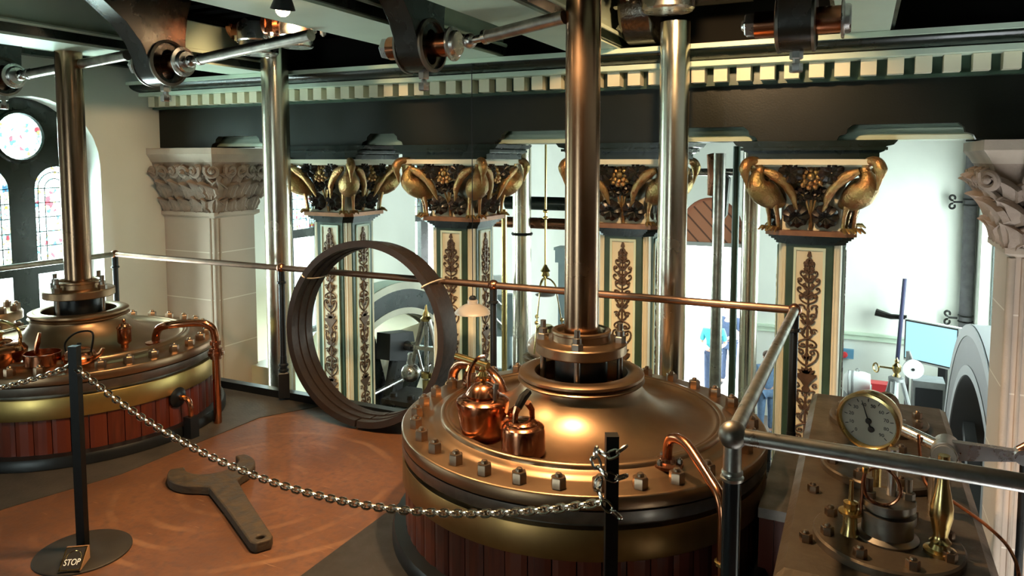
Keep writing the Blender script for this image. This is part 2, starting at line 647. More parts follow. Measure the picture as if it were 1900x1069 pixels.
def text_mesh(name, body, size, extrude, m, parent, centre=True):
    cu = bpy.data.curves.new(name, 'FONT')
    cu.body, cu.size, cu.extrude = body, size, extrude
    cu.align_x = 'CENTER'
    if centre:
        cu.align_y = 'CENTER'
    tmp = bpy.data.objects.new(name, cu)
    COL.objects.link(tmp)
    me = bpy.data.meshes.new_from_object(tmp.evaluated_get(bpy.context.evaluated_depsgraph_get()))
    bpy.data.objects.remove(tmp)
    bpy.data.curves.remove(cu)
    me.name = name
    me.materials.clear()
    me.materials.append(m)
    o = bpy.data.objects.new(name, me)
    COL.objects.link(o)
    o.parent = parent
    return o


def thing(name, label, cat, loc=(0, 0, 0), rz=0.0, group=None):
    o = bpy.data.objects.new(name, None)
    o.empty_display_size = 0.05
    COL.objects.link(o)
    o.location = loc
    o.rotation_euler = (0, 0, rz)
    return tag(o, label, cat, group)


def dup(o, parent=None):
    c = o.copy()
    COL.objects.link(c)
    if parent is not None:
        c.parent = parent
    for ch in list(o.children):
        dup(ch, c)
    return c


def struct(o):
    o['kind'] = 'structure'
    return o


def arc(cx, cy, r, a0, a1, n=16, sx=1.0):
    return [(cx + sx * r * math.cos(math.radians(a0 + (a1 - a0) * i / n)), cy + r * math.sin(math.radians(a0 + (a1 - a0) * i / n))) for i in range(n + 1)]


def smooth_path(pts, n=6):
    """Catmull-Rom through the points"""
    P = [Vector(p) for p in pts]
    out = []
    for i in range(len(P) - 1):
        a, b, c, d = P[max(i - 1, 0)], P[i], P[i + 1], P[min(i + 2, len(P) - 1)]
        for k in range(n):
            t = k / n
            out.append(0.5 * ((2 * b) + (c - a) * t + (2 * a - 5 * b + 4 * c - d) * t * t + (3 * b - a - 3 * c + d) * t ** 3))
    out.append(P[-1])
    return out


def f_yz(x_dir=1):
    return lambda u, v, w: (w, u, v)          # outline in (Y, Z), depth along X


def f_xz(u, v, w):
    return (u, w, v)                          # outline in (X, Z), depth along Y


def f_xy(u, v, w):
    return (u, v, w)


# ---------------------------------------------------------------- the hall: walls, windows, floors
XL, XR, YB, YF = -5.68, 1.83, 15.0, -2.4
ZLOW, ZTOP = -3.4, 2.75


def arch_hole(cy, hw, z0, zs, n=14, sx=1.0):
    """arched opening: centre, half width, sill, spring line; round head"""
    return [(cy - hw, z0), (cy + hw, z0)] + arc(cy, zs, hw, 0, 180, n)


WIN_L = [0.6, 3.49, 6.38, 9.27]  # the first is out of view, added for light from that side
WIN_R = [7.2, 10.4, 13.6]  # the first two are unseen, added to let area light in
wall = MB().plate([(YF - 0.3, ZLOW), (YB + 0.3, ZLOW), (YB + 0.3, ZTOP), (YF - 0.3, ZTOP)],
                  [arch_hole(c, 0.53, -1.5, 1.60) for c in WIN_L], f_yz(), XL - 0.32, XL)
struct(wall.build('wall_left', M_WALL))
wall = MB().plate([(YF - 0.3, ZLOW), (YB + 0.3, ZLOW), (YB + 0.3, ZTOP), (YF - 0.3, ZTOP)],
                  [arch_hole(c, 0.75, -1.6, 1.3) for c in WIN_R], f_yz(), XR, XR + 0.32)
struct(wall.build('wall_right', M_WALL))
door_c, door_hw = -2.72, 0.62
wall = MB().plate([(XL, ZLOW), (XR, ZLOW), (XR, ZTOP), (XL, ZTOP)],
                  [[(door_c - door_hw, ZLOW + 0.01), (door_c + door_hw, ZLOW + 0.01)] + arc(door_c, 0.28, door_hw, 0, 180, 16)], f_xz, YB, YB + 0.32)
struct(wall.build('wall_back', M_WALL))
wall = MB().plate([(XL, ZLOW), (XR, ZLOW), (XR, ZTOP), (XL, ZTOP)], [arch_hole(-2.4, 0.62, -0.2, 1.7)], f_xz, YF - 0.3, YF)
struct(wall.build('wall_front', mat('dark_brown', (0.10, 0.055, 0.035), 0.8, var=0.2)))  # unseen wall, coloured dark to cut bounce on the near side
struct(MB().box(XR - 0.03, YF, 0, XR, 4.5, 1.6).build('wall_bounce_cut', MATS['dark_brown']))  # added unseen dark panel over the white wall, cuts bounced light
struct(MB().box(XL - 0.3, YF - 0.3, ZTOP, XR + 0.3, YB + 0.3, ZTOP + 0.15).build('ceiling', M_CEIL))
struct(MB().box(XL, 3.86, ZLOW - 0.15, XR, YB, ZLOW).build('floor', M_LOWFLOOR))
struct(MB().box(-14, YB, ZLOW - 0.16, 12, 40, ZLOW - 0.01).build('ground', M_GROUND))

# upper (cylinder) floor with the well on its near right side; a well slit along the window wall
FX = -5.36
fl = MB().plate([(FX, YF), (XR, YF), (XR, 1.93), (-0.24, 1.93), (-0.24, 3.86), (FX, 3.86)], [], f_xy, -0.22, 0.0)
struct(fl.build('floor', M_FLOOR))
# dark iron border plates flush round the far engine and along the kerb
bd = MB().plate([(FX, YF), (-3.62, YF), (-3.62, 2.0), (-3.47, 2.5), (-3.44, 3.45), (-3.2, 3.86), (FX, 3.86)], [], f_xy, 0.0, 0.004)
struct(bd.build('trim_1', mat('grey_border', (0.052, 0.044, 0.036), 0.6, 0.1, var=0.4, scale=7, bump=0.15)))
# chequered plates round the near engine
pl = MB().plate([(-1.96, 0.6), (-0.24, 0.6), (-0.24, 3.86), (-1.96, 3.86)], [], f_xy, 0.0, 0.006)
struct(pl.build('trim_2', M_TREAD))
kerb = MB().box(FX, 3.80, 0, -0.24, 3.86, 0.055).box(FX - 0.02, YF, 0, FX + 0.04, 3.80, 0.055)
struct(kerb.build('trim_3', M_BASE))
# floor edge beam below the kerb
struct(MB().box(FX, 3.862, -0.5, -0.24, 3.93, 0.0).build('trim_4', M_GREEN))
struct(MB().box(XL, 3.7, ZLOW, -0.30, 3.85, -0.23).build('wall_lower', M_WALL))


def hall_window(n, cy, hw, z0, zs, X, inward, stained=True):
    """tall arched window in a side wall: dark tracery with a rondel over two stained lights, clear panes below"""
    fr = bpy.data.objects.new('window_%d' % n, None)
    COL.objects.link(fr)
    fr['kind'] = 'structure'
    fr.location = (X, cy, 0)
    lw = hw * 0.335
    lc = hw * 0.52
    zt = z0 + 2.30          # transom
    holes = [arc(0, zs + 0.23, 0.175, 0, 360, 24)[:-1]]
    for sgn in (-1, 1):
        holes.append(arch_hole(sgn * lc, lw, zt + 0.05, zs - 0.18, 12))
        holes.append([(sgn * lc - lw, z0 + 1.15), (sgn * lc + lw, z0 + 1.15), (sgn * lc + lw, zt - 0.05), (sgn * lc - lw, zt - 0.05)])
        holes.append([(sgn * lc - lw, z0 + 0.08), (sgn * lc + lw, z0 + 0.08), (sgn * lc + lw, z0 + 1.10), (sgn * lc - lw, z0 + 1.10)])
    t = MB().plate(arch_hole(0, hw, z0, zs, 20), holes, f_yz(), -0.05 * inward, 0.02 * inward)
    ring = MB().tube([(0.025 * inward, 0.19 * math.cos(2 * PI * k / 28), zs + 0.23 + 0.19 * math.sin(2 * PI * k / 28)) for k in range(28)], 0.02, 6, True)
    t.add(ring.v, ring.f)
    t.build('frame', M_GREEN, fr)
    w = -0.02 * inward

    def pane(poly, m, nm):
        MB().prism(poly, f_yz(), w, w + 0.006).build(nm, m, fr, smooth=False)
    pane(arc(0, zs + 0.23, 0.18, 0, 360, 24)[:-1], M_STAINED, 'rondel_pane')
    for sgn in (-1, 1):
        pane(arch_hole(sgn * lc, lw + 0.01, zt + 0.04, zs - 0.18, 12), M_STAINED, 'stained_pane')
        pane([(sgn * lc - lw, z0 + 0.08), (sgn * lc + lw, z0 + 0.08), (sgn * lc + lw, zt - 0.04), (sgn * lc - lw, zt - 0.04)], M_CLEAR, 'clear_pane')
        # leaded border: thin cames round each light
        b = MB()
        y = sgn * lc
        for k in (0.45, 0.75):
            pts = [(w + 0.008, y - lw * k, zt + 0.05)] + [(w + 0.008, q[0], q[1]) for q in reversed(arc(y, zs - 0.18, lw * k, 0, 180, 10))] + [(w + 0.008, y + lw * k, zt + 0.05)]
            b.tube(pts, 0.004, 4)
        for k in range(1, 6):
            zz = zt + 0.05 + k * 0.115
            b.tube([(w + 0.008, y - lw, zz), (w + 0.008, y + lw, zz)], 0.004, 4)
        b.build('lead', M_BLACK, fr)
    return fr


k = 1
for c in WIN_L:
    hall_window(k, c, 0.53, -1.5, 1.60, XL - 0.20, 1)
    k += 1
for c in WIN_R:
    fr = bpy.data.objects.new('window_%d' % k, None)
    COL.objects.link(fr)
    fr['kind'] = 'structure'
    fr.location = (XR + 0.2, c, 0)
    MB().plate(arch_hole(0, 0.75, -1.6, 1.3, 20), [[(s * .37 - .32, -1.5), (s * .37 + .32, -1.5), (s * .37 + .32, 1.2), (s * .37 - .32, 1.2)] for s in (-1, 1)],
               f_yz(), -0.04, 0.04).build('frame', M_GREEN, fr)
    MB().box(0, -0.7, -1.5, 0.006, 0.7, 1.2).build('clear_pane', M_CLEAR, fr)
    k += 1
fr = bpy.data.objects.new('window_%d' % k, None)
COL.objects.link(fr)
fr['kind'] = 'structure'
fr.location = (-2.4, YF - 0.15, 0)  # unseen window that the fill light shines through
MB().plate(arch_hole(0, 0.62, -0.2, 1.7, 20), [[(s * .30 - .26, -0.1), (s * .30 + .26, -0.1), (s * .30 + .26, 1.6), (s * .30 - .26, 1.6)] for s in (-1, 1)],
           f_xz, -0.04, 0.04).build('frame', M_GREEN, fr)
MB().box(-0.58, 0, -0.1, 0.58, 0.006, 1.6).build('clear_pane', M_CLEAR, fr)

# far door: plank tympanum over an open doorway
dr = bpy.data.objects.new('door_1', None)
COL.objects.link(dr)
dr['kind'] = 'structure'
dr.location = (door_c, YB + 0.12, 0)
MB().prism([(-0.62, -0.04), (0.62, -0.04)] + arc(0, 0.28, 0.62, 0, 180, 18), f_xz, 0, 0.05).build('tympanum', M_PLANKS, dr)
MB().tube([(0.60 * math.cos(a * PI / 18), -0.02, 0.28 + 0.60 * math.sin(a * PI / 18)) for a in range(19)], 0.04, 6).build('arch_rib', mat('door_rib', (0.25, 0.08, 0.04), 0.5), dr)
MB().box(-0.62, -0.03, -0.10, 0.62, 0.08, -0.02).build('lintel', mat('lintel_grey', (0.35, 0.35, 0.33), 0.7), dr)
# dado rail on the back wall
struct(MB().box(-2.0, YB - 0.05, -1.70, 1.1, YB, -1.60).box(-2.0, YB - 0.09, -1.60, 1.1, YB, -1.56).build('trim_5', M_PALE))


# ---------------------------------------------------------------- entablature over the columns
EB = thing('entablature_beam', 'dark green iron entablature carried across the hall on the columns', 'beam', (0, 0, 0))
NOTCH = [(-4.75, 0.30), (-3.28, 0.19), (-2.0, 0.33), (-0.86, 0.29), (0.20, 0.34)]     # X centre, half width of the arched cut-outs


def fascia_outline():
    o = [(XL, 2.12), (XL, 1.76)]
    for c, h in NOTCH:
        o += [(c - h, 1.76), (c - h + 0.012, 1.785), (c - h + 0.05, 1.80), (c - h + 0.055, 1.825), (c - h + 0.085, 1.85),
              (c + h - 0.085, 1.85), (c + h - 0.055, 1.825), (c + h - 0.05, 1.80), (c + h - 0.012, 1.785), (c + h, 1.76)]
    return o + [(XR, 1.76), (XR, 2.12)]


MB().prism(fascia_outline(), f_xz, 4.60, 4.66).build('fascia', M_FASCIA, EB, smooth=False)
MB().prism(fascia_outline(), f_xz, 5.04, 5.10).build('fascia', M_FASCIA, EB, smooth=False)
MB().box(XL, 4.661, 1.855, XR, 5.039, 2.12).build('core', M_GREEN, EB)
sof = MB()
for z0, z1, y in ((1.765, 1.79, 4.70), (1.79, 1.80, 4.72), (1.80, 1.83, 4.73), (1.83, 1.854, 4.76)):
    sof.box(XL, y, z0, XR, 5.035, z1)
sof.build('soffit_moulding', M_PALE, EB)
MB().box(XL, 4.535, 2.092, XR, 4.62, 2.110).build('bead', M_MIDGREEN, EB)
cor = MB()
prof = [(4.60, 2.13), (4.565, 2.13), (4.555, 2.20), (4.62, 2.20)]
cor.box(XL, 4.55, 2.11, XR, 5.05, 2.205)
cor.build('dentil_backing', M_MIDGREEN, EB)
MB().box(XL, 4.40, 2.198, XR, 5.05, 2.228).build('fillet', M_PALE, EB)
cove = [(4.46, 2.228)] + [(4.46 - 0.15 * math.sin(math.radians(a)), 2.228 + 0.055 * (1 - math.cos(math.radians(a)))) for a in range(0, 91, 15)] + [(4.31, 2.29), (5.05, 2.29), (5.05, 2.228)]
MB().prism(cove, f_yz(), XL, XR).build('cove', M_GREEN, EB)
MB().box(XL, 4.28, 2.285, XR, 5.05, 2.312).build('fillet', M_PALE, EB)
dent = MB().box(-0.039, 4.462, 2.110, 0.039, 4.55, 2.196)
d0 = None
nd = int((XR - XL) / 0.1305)
for i in range(nd):
    if d0 is None:
        d0 = dent.build('dentil', M_CREAM, EB)
        d = d0
    else:
        d = dup(d0, EB)
    d.location = (XL + 0.08 + i * 0.1305, 0, 0)
COLX = [-3.845, -2.72, -1.412, -0.268]
MB().box(XL, 4.75, 2.29, XR, 5.05, ZTOP - .002).build('void_panel', M_CEIL, EB)  # added dark panel closing a bright gap, stands in for a dark void
imp = None
for i, cx in enumerate(COLX):
    m = MB()
    hw = 0.44
    m.prism([(-hw, 1.76), (-hw + 0.02, 1.735), (-hw + 0.06, 1.725), (-hw + 0.065, 1.70), (-hw + 0.09, 1.69), (-hw + 0.09, 1.655),
             (hw - 0.09, 1.655), (hw - 0.09, 1.69), (hw - 0.065, 1.70), (hw - 0.06, 1.725), (hw - 0.02, 1.735), (hw, 1.76)], f_xz, 4.56, 5.14)
    m.box(-hw + 0.05, 4.53, 1.705, hw - 0.05, 5.16, 1.722)
    if imp is None:
        imp = m.build('impost_block', M_GREEN, EB, smooth=False)
        o = imp
    else:
        o = dup(imp, EB)
    o.location = (cx, 0, 0)


# ---------------------------------------------------------------- ornate columns
def spiral(cx, cy, r, a0, turns, n=14, k=0.25):
    return [(cx + r * (1 - (1 - k) * i / n) * math.cos(a0 + turns * 2 * PI * i / n), cy + r * (1 - (1 - k) * i / n) * math.sin(a0 + turns * 2 * PI * i / n)) for i in range(n + 1)]


def bez(a, b, c, d, n=10):
    out = []
    for i in range(n + 1):
        t = i / n
        out.append(tuple(a[j] * (1 - t) ** 3 + 3 * b[j] * t * (1 - t) ** 2 + 3 * c[j] * t * t * (1 - t) + d[j] * t ** 3 for j in (0, 1)))
    return out


def scroll_mesh():
    """climbing iron scrollwork in the (u, v) plane, v from 0 (foot) to 2.35 (finial); depth along w"""
    mb = MB()
    fn = lambda u, v: Vector((u, -0.006, v))

    def line(p, r=0.0045, mir=True):
        mb.tube([fn(*q) for q in p], r, 4)
        if mir:
            mb.tube([fn(-q[0], q[1]) for q in p], r, 4)

    def leaf(u, v, a, L, w, mir=True):
        c, s_ = math.cos(a), math.sin(a)
        pts = [(0, 0), (L * .25, w), (L * .65, w * .8), (L, 0), (L * .65, -w * .8), (L * .25, -w)]
        P = [(u + x * c - y * s_, v + x * s_ + y * c) for x, y in pts]
        mb.prism(P, lambda x, y, q: (x, q, y), -0.010, -0.002)
        if mir:
            mb.prism([(-x, y) for x, y in reversed(P)], lambda x, y, q: (x, q, y), -0.010, -0.002)

    def disc(u, v, r, mir=True):
        leafs = 6
        for s_ in ((1, -1) if mir else (1,)):
            mb.lathe([(r, 0), (r * .8, 0.006), (r * .3, 0.009), (0.0001, 0.006)], (u * s_, -0.002, v), 8, (0, -1, 0))

    def spike(v, h):
        mb.tube([fn(0, v), fn(0, v + h)], 0.0045, 4)
        n = 5
        for i in range(n):
            vv = v + h * (0.12 + 0.17 * i)
            w = (0.040, 0.052, 0.050, 0.040, 0.022)[i]
            line(bez((0, vv - 0.02), (w * .4, vv - 0.015), (w * 1.2, vv), (w, vv + 0.022)) + spiral(w - 0.009, vv + 0.022, 0.009, 0, 0.8, 8))
            leaf(0.004, vv + 0.01, 0.9, 0.034, 0.008)
            if i % 2 == 0:
                disc(w - 0.006, vv + 0.024, 0.014)
            leaf(w * .5, vv + .03, 1.9, .03, .011)
        leaf(0, v + h, PI / 2, 0.035, 0.012, False)
        disc(0, v + h + 0.03, 0.009, False)

    def lattice(v, h):
        w = 0.048
        line(bez((0.008, v), (w * 1.5, v + h * .25), (-w * 1.4, v + h * .6), (-w * .8, v + h)), 0.0055)
        line(bez((-w * .8, v + h), (-w * 1.3, v + h * 1.1), (-w * .2, v + h * 1.12), (-w * .35, v + h * .94)), 0.005)
        line(spiral(w * .62, v + h * .20, 0.020, 0.5, 1.1))
        line(spiral(w * .62, v + h * .72, 0.018, 3.6, -1.1))
        leaf(0, v + h * .42, PI / 2, 0.05, 0.014, False)
        leaf(0.004, v + h * .45, 0.6, 0.04, 0.010)
        disc(0, v + h * .9, 0.011, False)

    def urn(v, h):
        P = [(0.016, v), (0.020, v + h * .15), (0.010, v + h * .25), (0.028, v + h * .45), (0.050, v + h * .62), (0.052, v + h * .7), (0.02, v + h * .72)]
        mb.prism(P + [(-u, q) for u, q in reversed(P)], lambda x, y, q: (x, q, y), -0.012, -0.002)
        for a in (-1.0, -0.5, 0, 0.5, 1.0):
            leaf(0, v + h * .70, PI / 2 + a, h * .33, 0.011, False)
        line(spiral(0.045, v + h * .25, 0.016, 1.0, 1.0))

    def hearts(v, h):
        line(bez((0, v), (0.06, v + h * .15), (0.07, v + h * .6), (0.035, v + h * .62)) + spiral(0.030, v + h * .50, 0.016, 1.2, 1.0), 0.005)
        line(bez((0, v + h), (0.06, v + h * .9), (0.055, v + h * .68), (0.02, v + h * .7)) + spiral(0.022, v + h * .76, 0.012, 4.5, -1.0), 0.005)
        leaf(0, v + h * .2, PI / 2, h * .35, 0.013, False)
        leaf(0.003, v + h * .25, 0.8, h * .2, 0.01)

    def crest(v, h):
        mb.box(-0.055, -0.010, v, 0.055, -0.002, v + h * .12)
        for i in range(7):
            u = -0.045 + i * 0.015
            mb.box(u - 0.003, -0.008, v + h * .12, u + 0.003, -0.002, v + h * .45)
        mb.box(-0.055, -0.010, v + h * .45, 0.055, -0.002, v + h * .52)
        line(spiral(0.022, v + h * .75, 0.022, -1.2, 1.2))
        leaf(0, v + h * .5, PI / 2, h * .5, 0.014, False)

    def reeds(v, h):
        for a, L in ((-0.5, .75), (-0.25, .95), (0, 1.0), (0.25, .95), (0.5, .75)):
            leaf(0.0, v, PI / 2 + a * 0.6, h * L, 0.012, False)
        for u in (-0.035, 0.035):
            leaf(u, v, PI / 2, h * .6, 0.009, False)
            leaf(u, v + h * .45, PI / 2 - u * 9, h * .4, 0.008, False)

    v = 2.35
    for fn_, h in ((spike, .30), (lattice, .19), (hearts, .17), (urn, .16), (lattice, .19), (hearts, .17), (urn, .15), (hearts, .17), (lattice, .17), (crest, .14), (reeds, .24), (hearts, .16)):
        v -= h
        fn_(v, h * 0.97)
    mb.box(-0.006, -0.006, v, 0.006, -0.001, 2.05)
    return mb


SCROLL = scroll_mesh()


def bird_mesh():
    """standing wading bird, its breast turned outwards along +X, feet at the origin of the ledge"""
    mb = MB()
    # body and S neck: (outward, up, radius)
    path = [(.0, .150, .020), (.05, .168, .052), (.10, .195, .074), (.150, .228, .082), (.190, .262, .068), (.196, .305, .046), (.180, .342, .032), (.176, .372, .027),
            (.198, .400, .026), (.235, .408, .027), (.268, .394, .031), (.284, .362, .034), (.283, .332, .024), (.277, .300, .014), (.270, .268, .008), (.264, .245, .003)]
    pts = smooth_path([(p[0], 0, p[1]) for p in path], 4)
    rr = []
    for i in range(len(path) - 1):
        for k in range(4):
            rr.append(path[i][2] + (path[i + 1][2] - path[i][2]) * k / 4)
    rr.append(path[-1][2])
    mb.tube(pts, rr, 16)
    for sy in (-1, 1):
        # folded wing: overlapping long feathers
        for q in range(5):
            o = q / 4.0
            P = smooth_path([(.185 - .02 * o, sy * (.050 + .020 * o), .350 - .02 * o), (.125 - .03 * o, sy * (.095 + .012 * o), .320 - .040 * o),
                             (.065 - .025 * o, sy * (.122 + .008 * o), .235 - .030 * o), (.0 + .012 * o, sy * (.128 - .012 * o), .115 + .012 * o)], 4)
            n = len(P)
            mb.tube(P, [0.025 * math.sin(PI * (0.22 + 0.74 * i / (n - 1))) + 0.002 for i in range(n)], 6)
        # legs with a knee, three toes
        mb.tube([(.09, sy * .035, .165), (.072, sy * .038, .085), (.065, sy * .040, .008)], [.020, .012, .011], 6)
        for t in (-0.5, 0, 0.5):
            mb.tube([(.062, sy * .040, .008), (.100, sy * .040 + t * .05, .012), (.122, sy * .040 + t * .07, -.008)], [.012, .011, .005], 5)
    return mb


BIRD = bird_mesh()


def fan_mesh(R=0.075, n=9, depth=0.03):
    """scalloped lily-pad fan facing -Y, stalk end at the bottom"""
    mb = MB()
    rings = []
    for k, (t, d) in enumerate(((0.04, 0.012), (0.5, -0.012), (0.85, -0.004), (1.0, 0.010))):
        row = []
        for i in range(4 * n):
            a = 2 * PI * i / (4 * n)
            r = R * t * (1 + (0.035 * math.cos(a * n)) * (t > 0.8)) * (0.9 + 0.1 * math.sin(a))
            row.append((r * math.cos(a), -(depth * 0.5 - d) - 0.009 * math.cos(a * n) * t, r * math.sin(a)))
        rings.append(row)
    back = [[(p[0], 0.0, p[2]) for p in rings[-1]]]
    mb.loft(rings + back)
    return mb


FAN = fan_mesh()


def rosette_mesh():
    mb = MB()
    mb.ball((0, -0.03, 0), 0.022, 10, 6)
    for r, n, s in ((0.04, 8, .016), (0.062, 11, .017)):
        for i in range(n):
            a = 2 * PI * i / n
            mb.ball((r * math.cos(a), -0.022 if r < .05 else -0.012, r * math.sin(a)), s, 8, 5)
    return mb


ROSE = rosette_mesh()


def make_column(label, group):
    t = thing('ornate_column', label, 'column', (0, 0, 0), 0, group)
    H, F = 0.1815, 0.125
    octo = [(-F, -H), (F, -H), (H, -F), (H, F), (F, H), (-F, H), (-H, F), (-H, -F)]
    MB().prism(octo, f_xy, ZLOW, 1.165).build('shaft', M_MIDGREEN, t, smooth=False)
    # green stiles either side of the panels on each face, cream rounded strips on the cut corners
    panel = scroll = strip = stile = None
    for q in range(4):
        rot = (0, 0, q * PI / 2)
        if panel is None:
            fr = MB().box(-0.088, -H - 0.010, ZLOW + 0.3, -0.074, -H, 1.13).box(0.074, -H - 0.010, ZLOW + 0.3, 0.088, -H, 1.13).box(-0.088, -H - 0.010, 1.115, 0.088, -H, 1.13)
            stile = fr.build('panel_moulding', M_PALE, t, smooth=False)
            panel = MB().box(-0.074, -H - 0.003, ZLOW + 0.3, 0.074, -H + 0.01, 1.118).build('panel', M_CREAM, t, smooth=False)
            m = MB()
            m.v = [(x * 1.14, y - H - 0.004, z - 1.27) for x, y, z in SCROLL.v]
            m.f = list(SCROLL.f)
            scroll = m.build('scrollwork', M_SCROLL, t)
            c = MB()
            d = (H + F) / 2
            u = Vector((1, 1, 0)).normalized()
            n = Vector((1, -1, 0)).normalized()
            for off, r in ((-0.022, 0.008), (0.0, 0.020), (0.022, 0.008)):
                p = Vector((d, -d, 0)) + u * off
                c.cyl(p + Vector((0, 0, ZLOW + 0.1)), p + Vector((0, 0, 1.15)), r, seg=10)
            strip = c.build('corner_strip', M_CREAM, t)
        else:
            for b in (stile, panel, scroll, strip):
                o = dup(b, t)
                o.rotation_euler = rot
    # capital: necking, ledge, bell, abacus
    m = MB()
    for h, z0, z1 in ((0.195, 1.150, 1.165), (0.205, 1.165, 1.178), (0.222, 1.178, 1.190), (0.235, 1.190, 1.205)):
        c = 0.06
        m.prism([(-h + c, -h), (h - c, -h), (h, -h + c), (h, h - c), (h - c, h), (-h + c, h), (-h, h - c), (-h, -h + c)], f_xy, z0, z1)
    m.build('necking', M_GREEN, t, smooth=False)
    h, c = 0.250, 0.05
    MB().prism([(-h + c, -h), (h - c, -h), (h, -h + c), (h, h - c), (h - c, h), (-h + c, h), (-h, h - c), (-h, -h + c)], f_xy, 1.205, 1.235).build('ledge', M_LEDGE, t, smooth=False)
    rings = []
    for hh, z in ((0.185, 1.235), (0.165, 1.30), (0.165, 1.45), (0.20, 1.56), (0.26, 1.615)):
        rings.append([(hh * sx, hh * sy, z) for sx, sy in ((-1, -1), (1, -1), (1, 1), (-1, 1))])
    MB().loft(rings).build('bell', M_CREAM, t, smooth=False)
    MB().box(-0.325, -0.325, 1.622, 0.325, 0.325, 1.654).box(-0.30, -0.30, 1.61, 0.30, 0.30, 1.622).build('abacus', M_CREAM, t, smooth=False)
    b0 = None
    for q in range(4):
        if b0 is None:
            m = MB()
            m.v, m.f = list(BIRD.v), list(BIRD.f)
            b0 = m.build('gilded_bird', M_GILT, t, ang=70)
            o = b0
        else:
            o = dup(b0, t)
        a = -PI / 4 + q * PI / 2
        o.location = (0.222 * math.cos(a), 0.222 * math.sin(a), 1.236)
        o.rotation_euler = (0, 0, a)
    fan0 = rose0 = stem0 = None
    for q in range(4):
        a = q * PI / 2
        R = Matrix.Rotation(a, 4, 'Z')
        spots = [(-.080, -.215, 1.315, .0, 1.08), (.080, -.215, 1.315, .0, 1.08), (-.110, -.285, 1.575, .5, 1.05), (.110, -.285, 1.575, -.5, 1.05), (-.052, -.230, 1.445, .2, .72), (.052, -.230, 1.445, -.2, .72)]
        for (x, y, z, ry, s_) in spots:
            if fan0 is None:
                m = MB()
                m.v, m.f = list(FAN.v), list(FAN.f)
                fan0 = m.build('lily_leaf', M_LEAFDK, t)
                o = fan0
            else:
                o = dup(fan0, t)
            o.location = R @ Vector((x, y, z))
            o.rotation_euler = (-0.25 if z > 1.5 else 0.25, ry, a)
            o.scale = (s_, s_, s_)
        if rose0 is None:
            m = MB()
            m.v, m.f = list(ROSE.v), list(ROSE.f)
            rose0 = m.build('flower', M_GILT, t)
            o = rose0
            m = MB().tube([(0, 0, 0), (0, -0.01, .18)], [.012, .009], 6)
            for sx in (-1, 1):
                m.tube([(sx * .008, -.01, .10), (sx * .03, -.02, .20), (sx * .05, -.03, .215)], [.006, .008, .003], 5)
            stem0 = m.build('reed', M_GILT, t)
            p = stem0
        else:
            o = dup(rose0, t)
            p = dup(stem0, t)
        o.location = R @ Vector((0, -0.255, 1.545))
        o.rotation_euler = (-0.3, 0, a)
        p.location = R @ Vector((0, -0.19, 1.24))
        p.rotation_euler = (0.12, 0, a)
    return t


clabels = ['ornate column with gilded bird capital seen through the big iron ring',
           'ornate column with gilded bird capital just behind the hanging enamel lampshade',
           'ornate column with gilded bird capital half hidden by the two tall polished rods',
           'ornate column with gilded bird capital behind the corner of the handrail']
base_col = make_column(clabels[0], 'columns under the entablature')
for i, cx in enumerate(COLX):
    c = base_col if i == 0 else dup(base_col)
    c['label'] = clabels[i]
    c.location = (cx, 4.85, 0)


# ---------------------------------------------------------------- stone piers at both ends
def carved_leaf(n=7, L=0.17, w=0.075):
    """acanthus leaf facing -Y: lobed, curling forwards at the tip"""
    mb = MB()
    rows = []
    m = 9
    for i in range(m):
        t = i / (m - 1)
        ww = w * (0.45 + 0.75 * math.sin(PI * min(1, t * 1.05)) ** 0.8) * (1 - 0.75 * max(0, t - .75) / .25) * (1 + 0.16 * math.cos(t * 22))
        y = -0.012 - 0.055 * t ** 3
        z = L * (t - 0.25 * max(0, t - .8))
        row = []
        for j in range(9):
            u = (j - 4) / 4
            row.append((u * ww, y + 0.030 * abs(u) ** 1.5 + 0.010 * math.cos(u * 3 * PI), z - 0.02 * abs(u)))
        rows.append(row)
    vs = [p for r in rows for p in r]
    fs = [(i * 9 + j, i * 9 + j + 1, (i + 1) * 9 + j + 1, (i + 1) * 9 + j) for i in range(m - 1) for j in range(8)]
    k = len(vs)
    vs += [(x, y + 0.03, z) for x, y, z in vs]
    fs2 = [tuple(q + k for q in reversed(f)) for f in fs]
    edge = [j for j in range(9)] + [i * 9 + 8 for i in range(1, m)] + [(m - 1) * 9 + j for j in range(7, -1, -1)] + [i * 9 for i in range(m - 2, 0, -1)]
    side = [(edge[i], edge[(i + 1) % len(edge)], edge[(i + 1) % len(edge)] + k, edge[i] + k) for i in range(len(edge))]
    mb.add(vs, fs + fs2 + side)
    return mb


LEAF = carved_leaf()


def curl_mesh():
    mb = MB()
    pts = [(0.055 * (1 - .8 * i / 22) * math.cos(i * 0.42 + 2.2), -0.01 - 0.03 * i / 22, 0.055 * (1 - .8 * i / 22) * math.sin(i * 0.42 + 2.2)) for i in range(23)]
    pts = [(0.02, 0.02, -0.12), (-0.03, 0.005, -0.06)] + pts
    mb.tube(pts, [0.016, 0.02] + [0.022 - 0.0006 * i for i in range(23)], 7)
    mb.ball((0, -0.04, 0), 0.02, 8, 6)
    return mb


CURL = curl_mesh()


